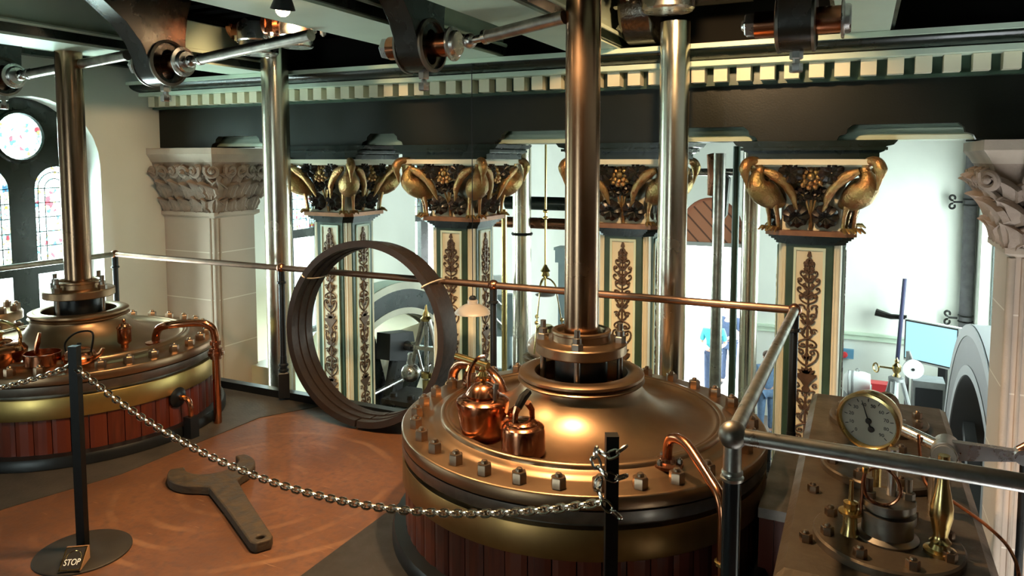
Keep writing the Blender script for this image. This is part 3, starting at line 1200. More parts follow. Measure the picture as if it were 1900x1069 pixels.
def make_pier(label, x0, x1, y0, y1):
    t = thing('stone_pier', label, 'pier', (0, 0, 0))
    MB().box(x0, y0, ZLOW, x1, y1, 1.17).build('shaft', M_ASHLAR, t, smooth=False)
    free = x1 if x0 < -2 else x0
    sg = 1 if x0 < -2 else -1
    e = MB()
    e.cyl((free, y0, ZLOW), (free, y0, 1.14), 0.020, seg=12)
    e.cyl((free - sg * .055, y0, ZLOW), (free - sg * .055, y0, 1.14), 0.012, seg=8)
    e.cyl((free, y0 + .055, ZLOW), (free, y0 + .055, 1.14), 0.012, seg=8)
    e.build('edge_bead', M_STONE, t)

    def band(e_, z0, z1, z2=None):
        a, b = e_
        q = [((x0 - (0 if sg > 0 else a)), y0 - a), (x1 + (a if sg > 0 else 0), y0 - a), (x1 + (a if sg > 0 else 0), y1 + a), (x0 - (0 if sg > 0 else a), y1 + a)]
        w = [((x0 - (0 if sg > 0 else b)), y0 - b), (x1 + (b if sg > 0 else 0), y0 - b), (x1 + (b if sg > 0 else 0), y1 + b), (x0 - (0 if sg > 0 else b), y1 + b)]
        return [[(x, y, z0) for x, y in q], [(x, y, z1) for x, y in w]]
    m = MB()
    m.loft(band((.0, .035), 1.145, 1.165))
    m.loft(band((.035, .035), 1.165, 1.195))
    m.build('necking', M_STONE, t, smooth=False)
    m = MB()
    m.loft(band((.015, .03), 1.195, 1.35) + band((.07, .115), 1.48, 1.63)[0:])
    m.build('bell', M_CARVE, t, smooth=False)
    m = MB()
    m.loft(band((.12, .135), 1.63, 1.66))
    m.loft(band((.135, .165), 1.66, 1.70))
    m.loft(band((.165, .165), 1.70, 1.752))
    m.build('abacus', M_STONE, t, smooth=False)
    # two rows of carved leaves round the free faces, curls above
    lf0 = cu0 = None
    rnd = random.Random(4)
    faces = []
    nx = max(3, int(round((x1 - x0) / 0.13)))
    for i in range(nx):
        faces.append((x0 + (i + .5) * (x1 - x0) / nx, y0, 0.0))
    for i in range(4):
        faces.append((free, y0 + (i + .5) * (y1 - y0) / 4, PI / 2 * sg))
    faces.append((free, y0, PI / 4 * sg))
    for row, (z, out, s_, tilt) in enumerate(((1.20, .03, .88, .16), (1.32, .060, 1.10, .30), (1.43, .090, 1.0, .36))):
        for i, (x, y, a) in enumerate(faces):
            if lf0 is None:
                m = MB()
                m.v, m.f = list(LEAF.v), list(LEAF.f)
                lf0 = m.build('carved_leaf', M_CARVE, t)
                o = lf0
            else:
                o = dup(lf0, t)
            R = Matrix.Rotation(a, 4, 'Z')
            sh = 0.065 if row == 1 and i < len(faces) - 1 else 0
            o.location = Vector((x, y, z)) + (R @ Vector((sh, -out, 0)))
            o.rotation_euler = (tilt, rnd.uniform(-.25, .25), a)
            o.scale = (s_, s_, s_ * rnd.uniform(.9, 1.1))
    for i, (x, y, a) in enumerate(faces):
        if cu0 is None:
            m = MB()
            m.v, m.f = list(CURL.v), list(CURL.f)
            cu0 = m.build('carved_curl', M_CARVE, t)
            o = cu0
        else:
            o = dup(cu0, t)
        R = Matrix.Rotation(a, 4, 'Z')
        o.location = Vector((x, y, 1.56)) + (R @ Vector((0, -.125 if i < len(faces) - 1 else -.16, 0)))
        o.rotation_euler = (0.2, 0, a)
        s_ = 1.1 if i % 2 else -1.1
        o.scale = (s_, 1.1, 1.1)
    return t


make_pier('carved stone pier standing against the stained glass window wall', XL, -5.06, 4.62, 5.08)
make_pier('carved stone pier standing beyond the pressure gauge and lever', 0.715, XR, 4.55, 5.08)


# ---------------------------------------------------------------- steam cylinders
def staves(mb, c, r0, r1, z0, z1, n, gap=0.0022):
    for i in range(n):
        a0, a1 = 2 * PI * i / n, 2 * PI * (i + 1) / n
        g = gap / r1
        k = 4
        pts = []
        for j in range(k + 1):
            a = a0 + g + (a1 - a0 - 2 * g) * j / k
            rr = r1 - (0.004 if j in (0, k) else 0)
            pts.append((c[0] + rr * math.cos(a), c[1] + rr * math.sin(a)))
        inn = [(c[0] + r0 * math.cos(a1 - g), c[1] + r0 * math.sin(a1 - g)), (c[0] + r0 * math.cos(a0 + g), c[1] + r0 * math.sin(a0 + g))]
        poly = pts + inn
        m = len(poly)
        mb.add([(x, y, z0) for x, y in poly] + [(x, y, z1) for x, y in poly],
               [tuple(range(m - 1, -1, -1)), tuple(range(m, 2 * m))] + [(q, (q + 1) % m, (q + 1) % m + m, q + m) for q in range(m)])
    return mb


def make_cylinder(name, label, loc, nb, bolt0, skip, mband):
    t = thing(name, label, 'steam cylinder', loc, 0, 'engine cylinders')
    MB().lathe([(0.70, 0.007), (0.845, 0.007), (0.845, 0.045), (0.835, 0.065), (0.79, 0.07), (0.70, 0.07)], seg=96).build('base_ring', M_BASE, t)
    staves(MB(), (0, 0), 0.72, 0.785, 0.068, 0.270, 56).build('lagging', M_STAVES, t, smooth=False)
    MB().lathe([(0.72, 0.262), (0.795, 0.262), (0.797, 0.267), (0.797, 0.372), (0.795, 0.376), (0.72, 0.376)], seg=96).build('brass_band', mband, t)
    MB().lathe([(0.60, 0.37), (0.765, 0.37), (0.765, 0.392), (0.795, 0.396), (0.798, 0.401), (0.798, 0.442), (0.60, 0.442)], seg=96).build('lower_flange', M_DSTEEL, t)
    lid = [(0.0, 0.40), (0.79, 0.444), (0.798, 0.447), (0.80, 0.452), (0.80, 0.492), (0.797, 0.497), (0.79, 0.4985),
           (0.690, 0.4985), (0.678, 0.501), (0.668, 0.508), (0.655, 0.513), (0.640, 0.516), (0.632, 0.520), (0.630, 0.530), (0.624, 0.537), (0.615, 0.539), (0.607, 0.536), (0.603, 0.530),
           (0.600, 0.531), (0.594, 0.533), (0.588, 0.530), (0.580, 0.520), (0.560, 0.513), (0.53, 0.512), (0.48, 0.518), (0.43, 0.529), (0.38, 0.547), (0.335, 0.573),
           (0.300, 0.603), (0.275, 0.636), (0.262, 0.660), (0.262, 0.664), (0.276, 0.668), (0.283, 0.675), (0.276, 0.682), (0.268, 0.684), (0.272, 0.688), (0.280, 0.695), (0.279, 0.706), (0.268, 0.713),
           (0.250, 0.715), (0.215, 0.713), (0.208, 0.708), (0.205, 0.62), (0.09, 0.60), (0.0, 0.60)]
    MB().lathe(lid, seg=128).build('cover', M_LID, t, ang=50)
    # stuffing box gland held clear of the neck on studs
    g = MB().lathe([(0.088, 0.795), (0.198, 0.795), (0.203, 0.800), (0.203, 0.838), (0.198, 0.843), (0.138, 0.845), (0.130, 0.850), (0.128, 0.878), (0.134, 0.884), (0.133, 0.894), (0.122, 0.898),
                    (0.110, 0.892), (0.104, 0.872), (0.088, 0.868)], seg=64, close=True)
    g.build('gland', M_LID, t, ang=40)
    MB().lathe([(0.088, 0.60), (0.118, 0.60), (0.118, 0.796), (0.088, 0.796)], seg=40, close=True).build('gland_sleeve', M_BASE, t)  # sleeve coloured near black to stand for the shaded gap
    st = None
    for q in range(4):
        a = q * PI / 2 + 0.25
        if st is None:
            m = MB().cyl((0, 0, 0.62), (0, 0, 0.93), 0.013, seg=12)
            m.nut((0, 0, 0.843), 0.027, 0.030, dome=False)
            m.lathe([(0.020, 0.872), (0.020, 0.895), (0.013, 0.898)], seg=10)
            st = m.build('gland_stud', M_DSTEEL, t)
            o = st
        else:
            o = dup(st, t)
        o.location = (0.172 * math.cos(a), 0.172 * math.sin(a), 0)
    bolt = None
    for i in range(nb):
        a = bolt0 + 2 * PI * i / nb
        if i in skip:
            continue
        if bolt is None:
            bolt = MB().nut((0, 0, 0.4985), 0.0285, 0.040).build('flange_bolt', M_NUT, t)
            o = bolt
        else:
            o = dup(bolt, t)
        o.location = (0.738 * math.cos(a), 0.738 * math.sin(a), 0)
        o.rotation_euler = (0, 0, 0) if False else (0, 0, 0)
    return t


C1 = Vector((-1.113, 3.055, 0))
C2 = Vector((-4.444, 2.965, 0))
near_cyl = make_cylinder('steam_cylinder', 'broad steam cylinder with polished brown cover, two copper kettles standing on it', C1, 32, 0.05, (), mat('shaded_band', (0.34, 0.20, 0.075), 0.42, 1.0, var=0.3, scale=5, rvar=0.06))  # this band's brass is darkened in colour to stand for its shade
far_cyl = make_cylinder('steam_cylinder', 'broad steam cylinder beside the stained glass window, lagged in red wood under a brass band', C2, 32, 0.12, (), M_BRASSBAND)


def piston_rod(label, c, r):
    t = thing('piston_rod', label, 'piston rod', c, 0, 'piston rods')
    MB().lathe([(0.0, 0.61), (r, 0.61), (r, 2.68), (0, 2.68)], seg=48).build('rod', M_ROD, t)
    return t


r1 = piston_rod('thick polished piston rod rising from the cylinder with kettles', C1, 0.076)
r2 = piston_rod('thick polished piston rod rising beside the stained glass window', C2, 0.076)


# pumps rods beyond the handrail
def pump_rod(label, x, y, r, z0, z1, lean=0.0, name='pump_rod', cat='rod', m=None, group='tall polished rods beyond the handrail'):
    t = MB().lathe([(0, z0), (r, z0), (r, z1), (0, z1)], seg=32).build(name, m or M_ROD, None)
    t.location = (x, y, 0)
    return tag(t, label, cat, group)


M_ROD2 = mat('pale_polished_rod', (0.74, 0.68, 0.56), 0.24, 1.0, rvar=0.06, scale=3)
pump_rod('tall polished rod standing behind the handrail post beside the iron ring', -3.925, 4.18, 0.098, ZLOW, 2.5, m=M_ROD2)
pump_rod('tall pale polished rod behind the handrail between the piston rod and corner post', -0.975, 4.18, 0.083, ZLOW, 2.42, m=M_ROD2)

# ---------------------------------------------------------------- pots and kettles standing on the covers
LZ = 0.513


def at_lid(c, dx, dy, z=LZ):
    return (c.x + dx, c.y + dy, z)


def make_urn():
    t = thing('copper_kettle', 'tall round copper kettle with domed lid and acorn knob on the cylinder cover', 'kettle', (-1.385, 2.625, 0.514))
    MB().lathe([(0, 0), (.085, 0), (.090, .006), (.094, .04), (.104, .10), (.110, .135), (.108, .150), (.095, .160), (.080, .165), (.062, .168), (.060, .174), (0, .174)], seg=40).build('body', M_COPPER, t)
    MB().lathe([(0, .170), (.068, .170), (.070, .176), (.064, .186), (.050, .205), (.030, .218), (.015, .222), (0, .222)], seg=32).build('lid', M_COPPER, t)
    MB().lathe([(0, .220), (.010, .221), (.012, .232), (.020, .240), (.022, .252), (.016, .262), (.012, .268), (.014, .278), (.008, .288), (0, .290)], seg=16).build('acorn_knob', M_BRASS, t)
    MB().tube(smooth_path([(.10, .0, .08), (.125, .0, .095), (.135, .0, .12), (.150, -.005, .135)], 5), [.020] * 6 + [.016] * 5 + [.012] * 5, 10).build('spout', M_COPPER, t)
    MB().cyl((.07, -.03, .155), (.075, -.03, .215), .009, seg=8).cyl((.075, -.03, .215), (.078, -.03, .235), .014, .010, seg=8).build('handle_stub', M_DSTEEL, t)
    # kettle handle arching behind the lid
    MB().tube(smooth_path([(-.075, .02, .160), (-.080, .03, .24), (-.055, .05, .30), (-.02, .06, .315)], 6), .008, 8).build('handle', M_COPPER, t)
    return t


make_urn()


def make_small_kettle():
    t = thing('copper_kettle', 'small squat copper kettle with dark upright handle in front of the taller one', 'kettle', (-1.155, 2.525, 0.514))
    MB().lathe([(0, 0), (.080, 0), (.085, .006), (.085, .095), (.082, .108), (.072, .116), (.060, .119), (0, .119)], seg=36).build('body', M_COPPER, t)
    MB().lathe([(.058, .118), (.058, .123), (.045, .132), (.020, .136), (0, .136)], seg=28).build('lid', M_COPPER, t)
    MB().tube([(-.02, -.035, .112), (-.018, -.032, .165), (-.010, -.022, .195)], [.010, .012, .017], 8).tube([(.02, .045, .112), (.018, .04, .165), (.008, .022, .195)], [.010, .012, .014], 8).build('handle_bracket', M_COPPER, t)
    MB().tube([(-.010, -.030, .188), (0, 0, .222), (.010, .030, .238)], [.016, .018, .014], 10).build('handle', M_POST, t)
    MB().tube(smooth_path([(-.05, .06, .05), (-.07, .09, .07), (-.08, .10, .105)], 4), .012, 8).build('spout', M_COPPER, t)
    return t


make_small_kettle()


def oil_cup(label, loc, s=1.0, m=M_BRASS):
    t = thing('oil_cup', label, 'lubricator', loc)
    t.scale = (s, s, s)
    MB().lathe([(0, 0), (.018, 0), (.018, .02), (.030, .028), (.034, .036), (.034, .10), (.037, .104), (.037, .110), (.030, .116), (0, .118)], seg=24).build('cup', m, t)
    MB().lathe([(.030, .114), (.026, .124), (.012, .132), (.007, .140), (.010, .147), (.006, .155), (0, .156)], seg=18).build('cap', m, t)
    return t


# lubricator pipe loop at the back left of the near cover
t = thing('steam_pipe', 'arched copper steam pipe with lubricator behind the kettles', 'pipe', (0, 0, 0))
MB().tube(smooth_path([(-1.905, 3.265, 0.30), (-1.900, 3.265, 0.50), (-1.875, 3.255, 0.570), (-1.82, 3.24, 0.605), (-1.68, 3.17, 0.625), (-1.57, 3.12, 0.590), (-1.525, 3.10, 0.53), (-1.52, 3.097, 0.515)], 6), 0.026, 12).build('pipe', M_COPDARK, t)
MB().lathe([(0, 0), (.065, 0), (.065, .012), (.040, .018), (.034, .03), (0, .03)], (-1.52, 3.097, 0.511), 24).build('foot_flange', M_COPDARK, t)
for a in (0.3, 1.9, 3.4, 5.0):
    MB().nut((-1.52 + .052 * math.cos(a), 3.097 + .052 * math.sin(a), .523), .011, .016).build('flange_nut', M_DSTEEL, t)
MB().cyl((-1.80, 3.13, 0.675), (-1.60, 3.09, 0.660), 0.017, seg=12).cyl((-1.70, 3.12, 0.61), (-1.70, 3.11, 0.66), 0.012, seg=10).build('cross_handle', M_BRASS, t)
MB().tube(smooth_path([(-1.76, 3.19, .615), (-1.76, 3.15, .58), (-1.74, 3.10, .555), (-1.70, 3.06, .56)], 5), .010, 8).build('branch_pipe', M_COPPER, t)
oil_cup('copper lubricator cup with ringed cap in front of the arched steam pipe', (-1.575, 2.985, 0.511), 1.15, M_COPPER)

# drain pipe on the front right of the near cover
t = thing('drain_pipe', 'copper drain pipe bending over the cover edge beside the near handrail post', 'pipe', (0, 0, 0))
P = [(-.625, 2.66, .53), (-.622, 2.655, .585), (-.605, 2.635, .625), (-.565, 2.60, .640), (-.52, 2.56, .628), (-.43, 2.455, .575), (-.392, 2.408, .548), (-.375, 2.385, .50), (-.373, 2.380, .40), (-.373, 2.380, .18)]
MB().tube(smooth_path(P, 6), .0185, 12).build('pipe', M_COPPER, t)
MB().lathe([(0, 0), (.060, 0), (.060, .012), (.034, .018), (.028, .03), (0, .03)], (-.625, 2.66, .511), 24).build('foot_flange', M_COPDARK, t)
for a in (0.1, 2.2, 4.3):
    MB().nut((-.625 + .046 * math.cos(a), 2.66 + .046 * math.sin(a), .523), .011, .018).build('flange_nut', M_DSTEEL, t)
m = MB()
for z in (.27, .33):
    m.lathe([(.0185, 0), (.026, .002), (.026, .012), (.0185, .014)], (-.373, 2.380, z), 14)
m.build('collar', M_BRASS, t)

# loop pipe on the far cover running down outside the lagging
t = thing('steam_pipe', 'brown copper pipe looping off the far cover and down the wooden lagging', 'pipe', (0, 0, 0))
P = [(-3.935, 3.105, .52), (-3.925, 3.105, .575), (-3.88, 3.10, .620), (-3.80, 3.12, .640), (-3.68, 3.21, .645), (-3.625, 3.25, .620), (-3.607, 3.268, .56), (-3.605, 3.27, .42), (-3.605, 3.27, .0)]
MB().tube(smooth_path(P, 6), .024, 12).build('pipe', M_COPPER, t)
m = MB()
for z, r in ((.50, .034), (.455, .040), (.435, .048), (.41, .034)):
    m.lathe([(.02, 0), (r, .003), (r, .024), (.02, .027)], (-3.605, 3.27, z), 20)
m.build('union_collar', M_COPDARK, t)
MB().lathe([(0, 0), (.06, 0), (.06, .012), (.03, .018), (0, .02)], (-3.935, 3.105, .511), 20).build('foot_flange', M_COPDARK, t)
t = thing('drain_cock', 'short bent copper drain cock low on the wooden lagging of the far engine', 'tap', (0, 0, 0))
a = math.radians(4)
n = Vector((math.cos(a), math.sin(a), 0))
q = C2 + n * 0.785
MB().lathe([(0, 0), (.06, 0), (.06, .012), (.045, .022), (.024, .03), (0, .03)], (q.x, q.y, .235), 20, n).build('boss', M_BASE, t)
MB().tube(smooth_path([q + n * .02 + Vector((0, 0, .235)), q + n * .07 + Vector((0, 0, .235)), q + n * .10 + Vector((0, 0, .205)), q + n * .105 + Vector((0, 0, .13))], 5), .016, 10).build('spout', M_COPPER, t)
MB().box(-.03, -.03, 0, .03, .03, .13).build('foot', M_BASE, t).location = q + n * .105
b = oil_cup('small copper oil cup with finial standing on the far cover beside the loop pipe', (-3.985, 2.93, 0.520), 1.15, M_COPPER)

# pots on the far cover
t = thing('copper_kettle', 'large round copper kettle at the window side of the far cover', 'kettle', (-4.29, 2.40, 0.514))
MB().lathe([(0, 0), (.085, 0), (.105, .02), (.125, .06), (.128, .085), (.110, .110), (.075, .125), (.060, .128), (.050, .140), (.030, .150), (0, .152)], seg=36).build('body', M_COPPER, t)
MB().lathe([(0, .148), (.012, .150), (.012, .165), (.020, .172), (.020, .185), (0, .192)], seg=14).build('knob', M_BRASS, t)
MB().tube(smooth_path([(-.09, -.05, .10), (-.10, -.04, .20), (0, 0, .245), (.10, .04, .20), (.09, .05, .10)], 6), .009, 8).build('handle', M_BRASS, t)
t = thing('copper_pan', 'shallow copper pan with upright strap handle standing on the far cover', 'pan', (-4.085, 2.50, 0.514))
MB().lathe([(0, 0), (.085, 0), (.092, .006), (.092, .065), (.096, .070), (.088, .070), (.085, .012), (0, .012)], seg=36).build('bowl', M_COPPER, t)
MB().tube([(-.045, -.01, .06), (-.035, 0, .12), (-.03, .01, .175)], [.012, .016, .010], 8, flat=((1, 0, 0), .5)).build('handle', M_COPPER, t)
t = thing('copper_kettle', 'low copper kettle with thin hoop handle standing behind the chain post', 'kettle', (-3.945, 2.62, 0.514))
MB().lathe([(0, 0), (.070, 0), (.085, .015), (.090, .035), (.075, .062), (.045, .078), (.020, .083), (0, .083)], seg=32).build('body', M_COPPER, t)
MB().lathe([(0, .080), (.008, .082), (.008, .095), (.013, .10), (.011, .11), (0, .112)], seg=12).build('knob', M_POST, t)
MB().tube(smooth_path([(-.085, -.02, .04), (-.090, -.02, .105), (-.02, 0, .165), (.075, .03, .170), (.070, .02, .06)], 6), .0055, 6).build('handle', M_POST, t)
MB().tube([(.075, .03, .03), (.115, .045, .055), (.135, .05, .085)], [.016, .012, .009], 8).build('spout', M_COPPER, t)

# bolted valve chest cover behind the far cylinder
t = thing('valve_cover', 'round bolted valve cover glinting in front of the stained glass window', 'cover', (-5.462, 2.98, 0.0))
MB().lathe([(0, ZLOW + .01), (.16, ZLOW + .01), (.16, .53), (.21, .54), (.21, .585), (.20, .60), (0, .605)], seg=48).build('drum', M_LID, t)
nb = MB().nut((0, 0, .60), .026, .038).build('cover_bolt', M_NUT, t)
for i in range(10):
    o = nb if i == 0 else dup(nb, t)
    o.location = (.172 * math.cos(i * PI / 5), .172 * math.sin(i * PI / 5), 0)

# casing between the near cylinder and the valve chest
t = thing('steam_chest_casing', 'dark casing with red wooden panels between the near cylinder and the gauge plinth', 'casing', (0, 0, 0))
MB().box(-.322, 2.88, .275, -.206, 3.72, .315).build('top_plate', M_DSTEEL, t, smooth=False)
m = MB()
for i in range(2):
    m.box(-.320 + i * .057, 2.90, -.6, -.320 + i * .057 + .055, 2.92, .275)
m.build('wood_panel', M_STAVES, t, smooth=False)
MB().box(-.318, 2.922, -.6, -.215, 3.70, .275).build('core', M_BASE, t)

# ---------------------------------------------------------------- handrail round the cylinder floor
t = thing('handrail', 'tubular iron handrail with ball topped posts round the cylinder floor', 'railing', (0, 0, 0))
ZR = 0.917
PX = [(-5.242, 3.80), (-3.552, 3.80), (-1.932, 3.80), (-0.279, 3.80)]
m = MB()
m.cyl((-5.242, 3.80, ZR), (-0.279, 3.80, ZR), 0.0205, seg=16)
m.build('rail', mat('brown_rail', (0.30, 0.19, 0.14), 0.40, 1.0, var=0.3, scale=10, rvar=0.08), t)
MB().cyl((-0.279, 3.80, ZR), (-0.290, 1.98, ZR), 0.0215, seg=16).build('rail', M_GREYST, t)
MB().cyl((-0.290, 1.98, ZR), (1.75, 1.93, ZR), 0.0215, seg=16).build('rail', M_GREYST, t)
MB().cyl((-5.242, 3.80, ZR), (-5.242, -1.5, ZR), 0.0205, seg=16).build('rail', M_GREYST, t)


def rail_post(x, y, ball, mball, mpost, rr=0.024):
    o = MB().lathe([(rr * .82, .30), (rr * .85, ZR - .10), (rr * .80, ZR - .095)], seg=20)
    o.lathe([(.05, .02), (.05, .19), (.045, .195), (.03, .20)], seg=4)
    o.lathe([(.030, .20), (.036, .205), (.036, .215), (.026, .222), (.026, .235), (.034, .24), (.034, .25), (.024, .258), (.022, .31)], seg=20)
    o.lathe([(rr * .82, ZR - .11), (rr * 1.25, ZR - .105), (rr * 1.25, ZR - .095), (rr * .95, ZR - .09), (rr * .95, ZR - .02)], seg=20)
    p = o.build('post', mpost, t)
    p.location = (x, y, 0)
    b = MB().ball((0, 0, ZR), ball, 24, 14).build('ball', mball, p)
    return p


for i, (x, y) in enumerate(PX):
    rail_post(x, y, 0.033, M_COPDARK, M_BASE)
M_POSTB = mat('near_post_paint', (0.012, 0.016, 0.018), 0.22, 0.2)
o = MB().lathe([(.0245, 0), (.0245, ZR - .115)], seg=24)
p = o.build('post', M_POSTB, t)
p.location = (-.290, 1.98, 0)
MB().lathe([(.0245, ZR - .125), (.030, ZR - .122), (.031, ZR - .114), (.025, ZR - .108), (.029, ZR - .104), (.028, ZR - .098), (.0245, ZR - .094), (.0235, ZR - .02)], seg=24).build('collar', M_GREYST, p)
MB().ball((0, 0, ZR), 0.038, 28, 16).build('ball', M_DSTEEL, p)
rail_post(1.4, 1.94, 0.038, M_DSTEEL, M_BASE)
rail_post(-5.242, 1.2, 0.033, M_COPDARK, M_BASE)

# ---------------------------------------------------------------- iron piston rings leaning on the rail
RC = Vector((-2.725, 3.672, 0.585))
tilt = 0.055
ring_labels = ['large rusty iron ring leaning on the handrail, frontmost of the tied bundle',
               'large rusty iron ring in the middle of the bundle tied to the handrail',
               'large rusty iron ring at the back of the bundle, touching the handrail']
yaw = 0.03
for k in range(3):
    R0, th = 0.572 - 0.006 * k, 0.040
    prof = []
    seg = 120
    gap = math.radians(-86 + 7 * (k - 1))
    g = 0.012
    m = MB()
    rings = []
    for i in range(seg + 1):
        a = gap + g + (2 * PI - 2 * g) * i / seg
        c, s_ = math.cos(a), math.sin(a)
        w0, w1 = -.095 + k * .064, -.095 + k * .064 + .060
        r_ = R0 - th
        rings.append([(R0 * c, w0, R0 * s_), (R0 * c, w1, R0 * s_), (r_ * c, w1, r_ * s_), (r_ * c, w0, r_ * s_)])
    m.loft(rings)
    o = m.build('piston_ring', M_RUST, None, ang=50)
    o.location = RC
    o.rotation_euler = (-tilt, 0, yaw)
    tag(o, ring_labels[k], 'ring', 'iron rings tied to the handrail')
for k, (sx, lab) in enumerate(((-1, 'loop of pale wire tying the ring bundle to the rail near the ball topped post'), (1, 'loop of pale wire tying the ring bundle to the rail near the enamel lampshade'))):
    z = ZR - RC.z
    x = sx * math.sqrt(0.555 ** 2 - z * z)
    c = Vector((RC.x + x * math.cos(yaw) + .02 * sx * 0, 3.70 + x * math.sin(yaw), ZR - .005))
    rad = Vector((x, 0, z)).normalized()
    pts = [Vector((RC.x + x, 3.705, ZR)) + rad * (.038 * math.cos(2 * PI * q / 28)) + Vector((0, .128 * math.sin(2 * PI * q / 28), .0)) for q in range(28)]
    o = MB().tube(pts, .0045, 6, True).build('wire_tie', M_WIRE)
    tag(o, lab, 'wire', 'wire ties on the ring bundle')

# ---------------------------------------------------------------- giant spanner on the floor
jaw = arc(0, 0, .165, 205, 335, 22)
out = []
out += [(-.175, .055), (-.150, .075)]
out += arc(0, .10, .125, 200, 340, 14)[0:0]
P = ([(-.045, -.40), (-.05, -.16), (-.085, -.145)] + list(reversed(arc(0, .03, .19, 205, 238, 5)))[::-1][::-1] + list(reversed(arc(0, .03, .19, 160, 205, 6)))[0:0])
outer = arc(0, .03, .19, 240, 150, 12)             # long rounded jaw
inner = arc(.012, .085, .118, 165, 375, 20)        # mouth
right = arc(0, .03, .19, 385, 300, 12)             # curled jaw
P = [(-.042, -.75), (-.048, -.42), (-.058, -.17)] + outer + inner + right + [(.062, -.17), (.050, -.42), (.042, -.75), (.028, -.775), (-.028, -.775)]
hole = arc(0, -.735, .016, 0, 360, 14)[:-1]
sp = MB().plate(P, [hole], f_xy, 0.0, 0.045)
sp = sp.build('spanner', M_SPAN, None, ang=30)
sp.location = (-2.985, 2.67, 0.003)
sp.scale = (1.12, 1.12, 1.0)
sp.rotation_euler = (0, 0, math.atan2(2.215 - 2.67, -2.18 + 2.985) + PI / 2)
bv = sp.modifiers.new('edge', 'BEVEL')
bv.width = 0.006
bv.segments = 2
bv.limit_method = 'ANGLE'
tag(sp, 'huge rusty open ended spanner lying on the brown floor', 'spanner')


# ---------------------------------------------------------------- chain barrier
def chain_post(label, x, y, h, lean=0):
    t = thing('chain_post', label, 'barrier post', (x, y, 0), 0, 'chain barrier posts')
    MB().lathe([(0, 0), (.185, 0), (.185, .006), (.178, .010), (.03, .016), (0, .016)], seg=48).build('base', M_SPAN if False else mat('post_base', (0.026, 0.020, 0.014), 0.55, 0.2, var=0.3, scale=12), t)
    MB().box(-.0175, -.0175, .012, .0175, .0175, h).build('post', M_POST, t, smooth=False).rotation_euler = (0, 0, .45)
    return t


chain_post('black square chain post whose round base carries the small floor sign', -2.914, 1.914, 0.885)
chain_post('black square chain post standing in front of the kettle cylinder', -0.602, 1.905, 0.893)
# small sign on the base
t = thing('floor_sign', 'small black wedge sign with pale border and lettering on the post base', 'sign', (-2.83, 1.82, 0.016), 0.62)
MB().prism([(-.052, 0), (.045, 0), (.045, .055), (.035, .055)], f_yz(), -.042, .042).build('wedge', mat('sign_board', (0.30, 0.16, 0.08), 0.6, var=0.2), t, smooth=False)
sl = math.atan2(.055, .087)
face = MB().box(-.040, -.050, 0, .040, .050, .002).build('face', M_INK, t, smooth=False)
face.location = (0, -.0085, .0285)
face.rotation_euler = (sl, 0, 0)
m = MB()
for x0, y0, x1, y1 in ((-.040, -.050, .040, -.046), (-.040, .046, .040, .050), (-.040, -.05, -.036, .05), (.036, -.05, .040, .05)):
    m.box(x0, y0, .002, x1, y1, .0032)
m.tube([(x, y, .003) for x, y in arc(0, .005, .028, -10, 190, 16)], .0016, 4)
m.build('border', M_BRASS, face, smooth=False)
tx = text_mesh('lettering', 'STOP', .030, .0008, M_WHITE, face, False)
tx.location = (0, -.028, .0024)
tx.scale = (.85, 1.25, 1)

M_CHAIN = mat('chain_metal', (0.72, 0.66, 0.56), 0.22, 1.0, var=0.3, scale=30)


def link_mesh(L=.036, w=.0110, r=.0040):
    pts = [(L / 2 - w + w * math.cos(a), w * math.sin(a), 0) for a in [(-PI / 2 + PI * i / 6) for i in range(7)]]
    pts += [(-L / 2 + w - w * math.cos(a), w * math.sin(a), 0) for a in [(PI / 2 - PI * i / 6) for i in range(7)]]
    return MB().tube(pts, r, 6, True)


LINK0 = [None]


def lay_chain(t, path, pitch):
    """links end to end along a polyline, every other one turned a quarter"""
    P = [Vector(p) for p in path]
    cum = [0]
    for a, b in zip(P, P[1:]):
        cum.append(cum[-1] + (b - a).length)
    n = int(cum[-1] / pitch)
    for i in range(n):
        d = (i + .5) * cum[-1] / n
        k = max(j for j in range(len(cum)) if cum[j] <= d)
        k = min(k, len(P) - 2)
        u = (d - cum[k]) / (cum[k + 1] - cum[k])
        p = P[k].lerp(P[k + 1], u)
        tt = (P[k + 1] - P[k]).normalized()
        q = tt.to_track_quat('X', 'Z') @ Quaternion((1, 0, 0), PI / 4 + (PI / 2 if i % 2 else 0))
        if LINK0[0] is None:
            LINK0[0] = link_mesh().build('chain_link', M_CHAIN, t)
            o = LINK0[0]
        else:
            o = LINK0[0].copy()
            COL.objects.link(o)
            o.parent = t
        o.location = p
        o.rotation_euler = q.to_euler()


def catenary(a, b, sag, n=40):
    a, b = Vector(a), Vector(b)
    return [a.lerp(b, i / n) - Vector((0, 0, sag * 4 * (i / n) * (1 - i / n))) for i in range(n + 1)]


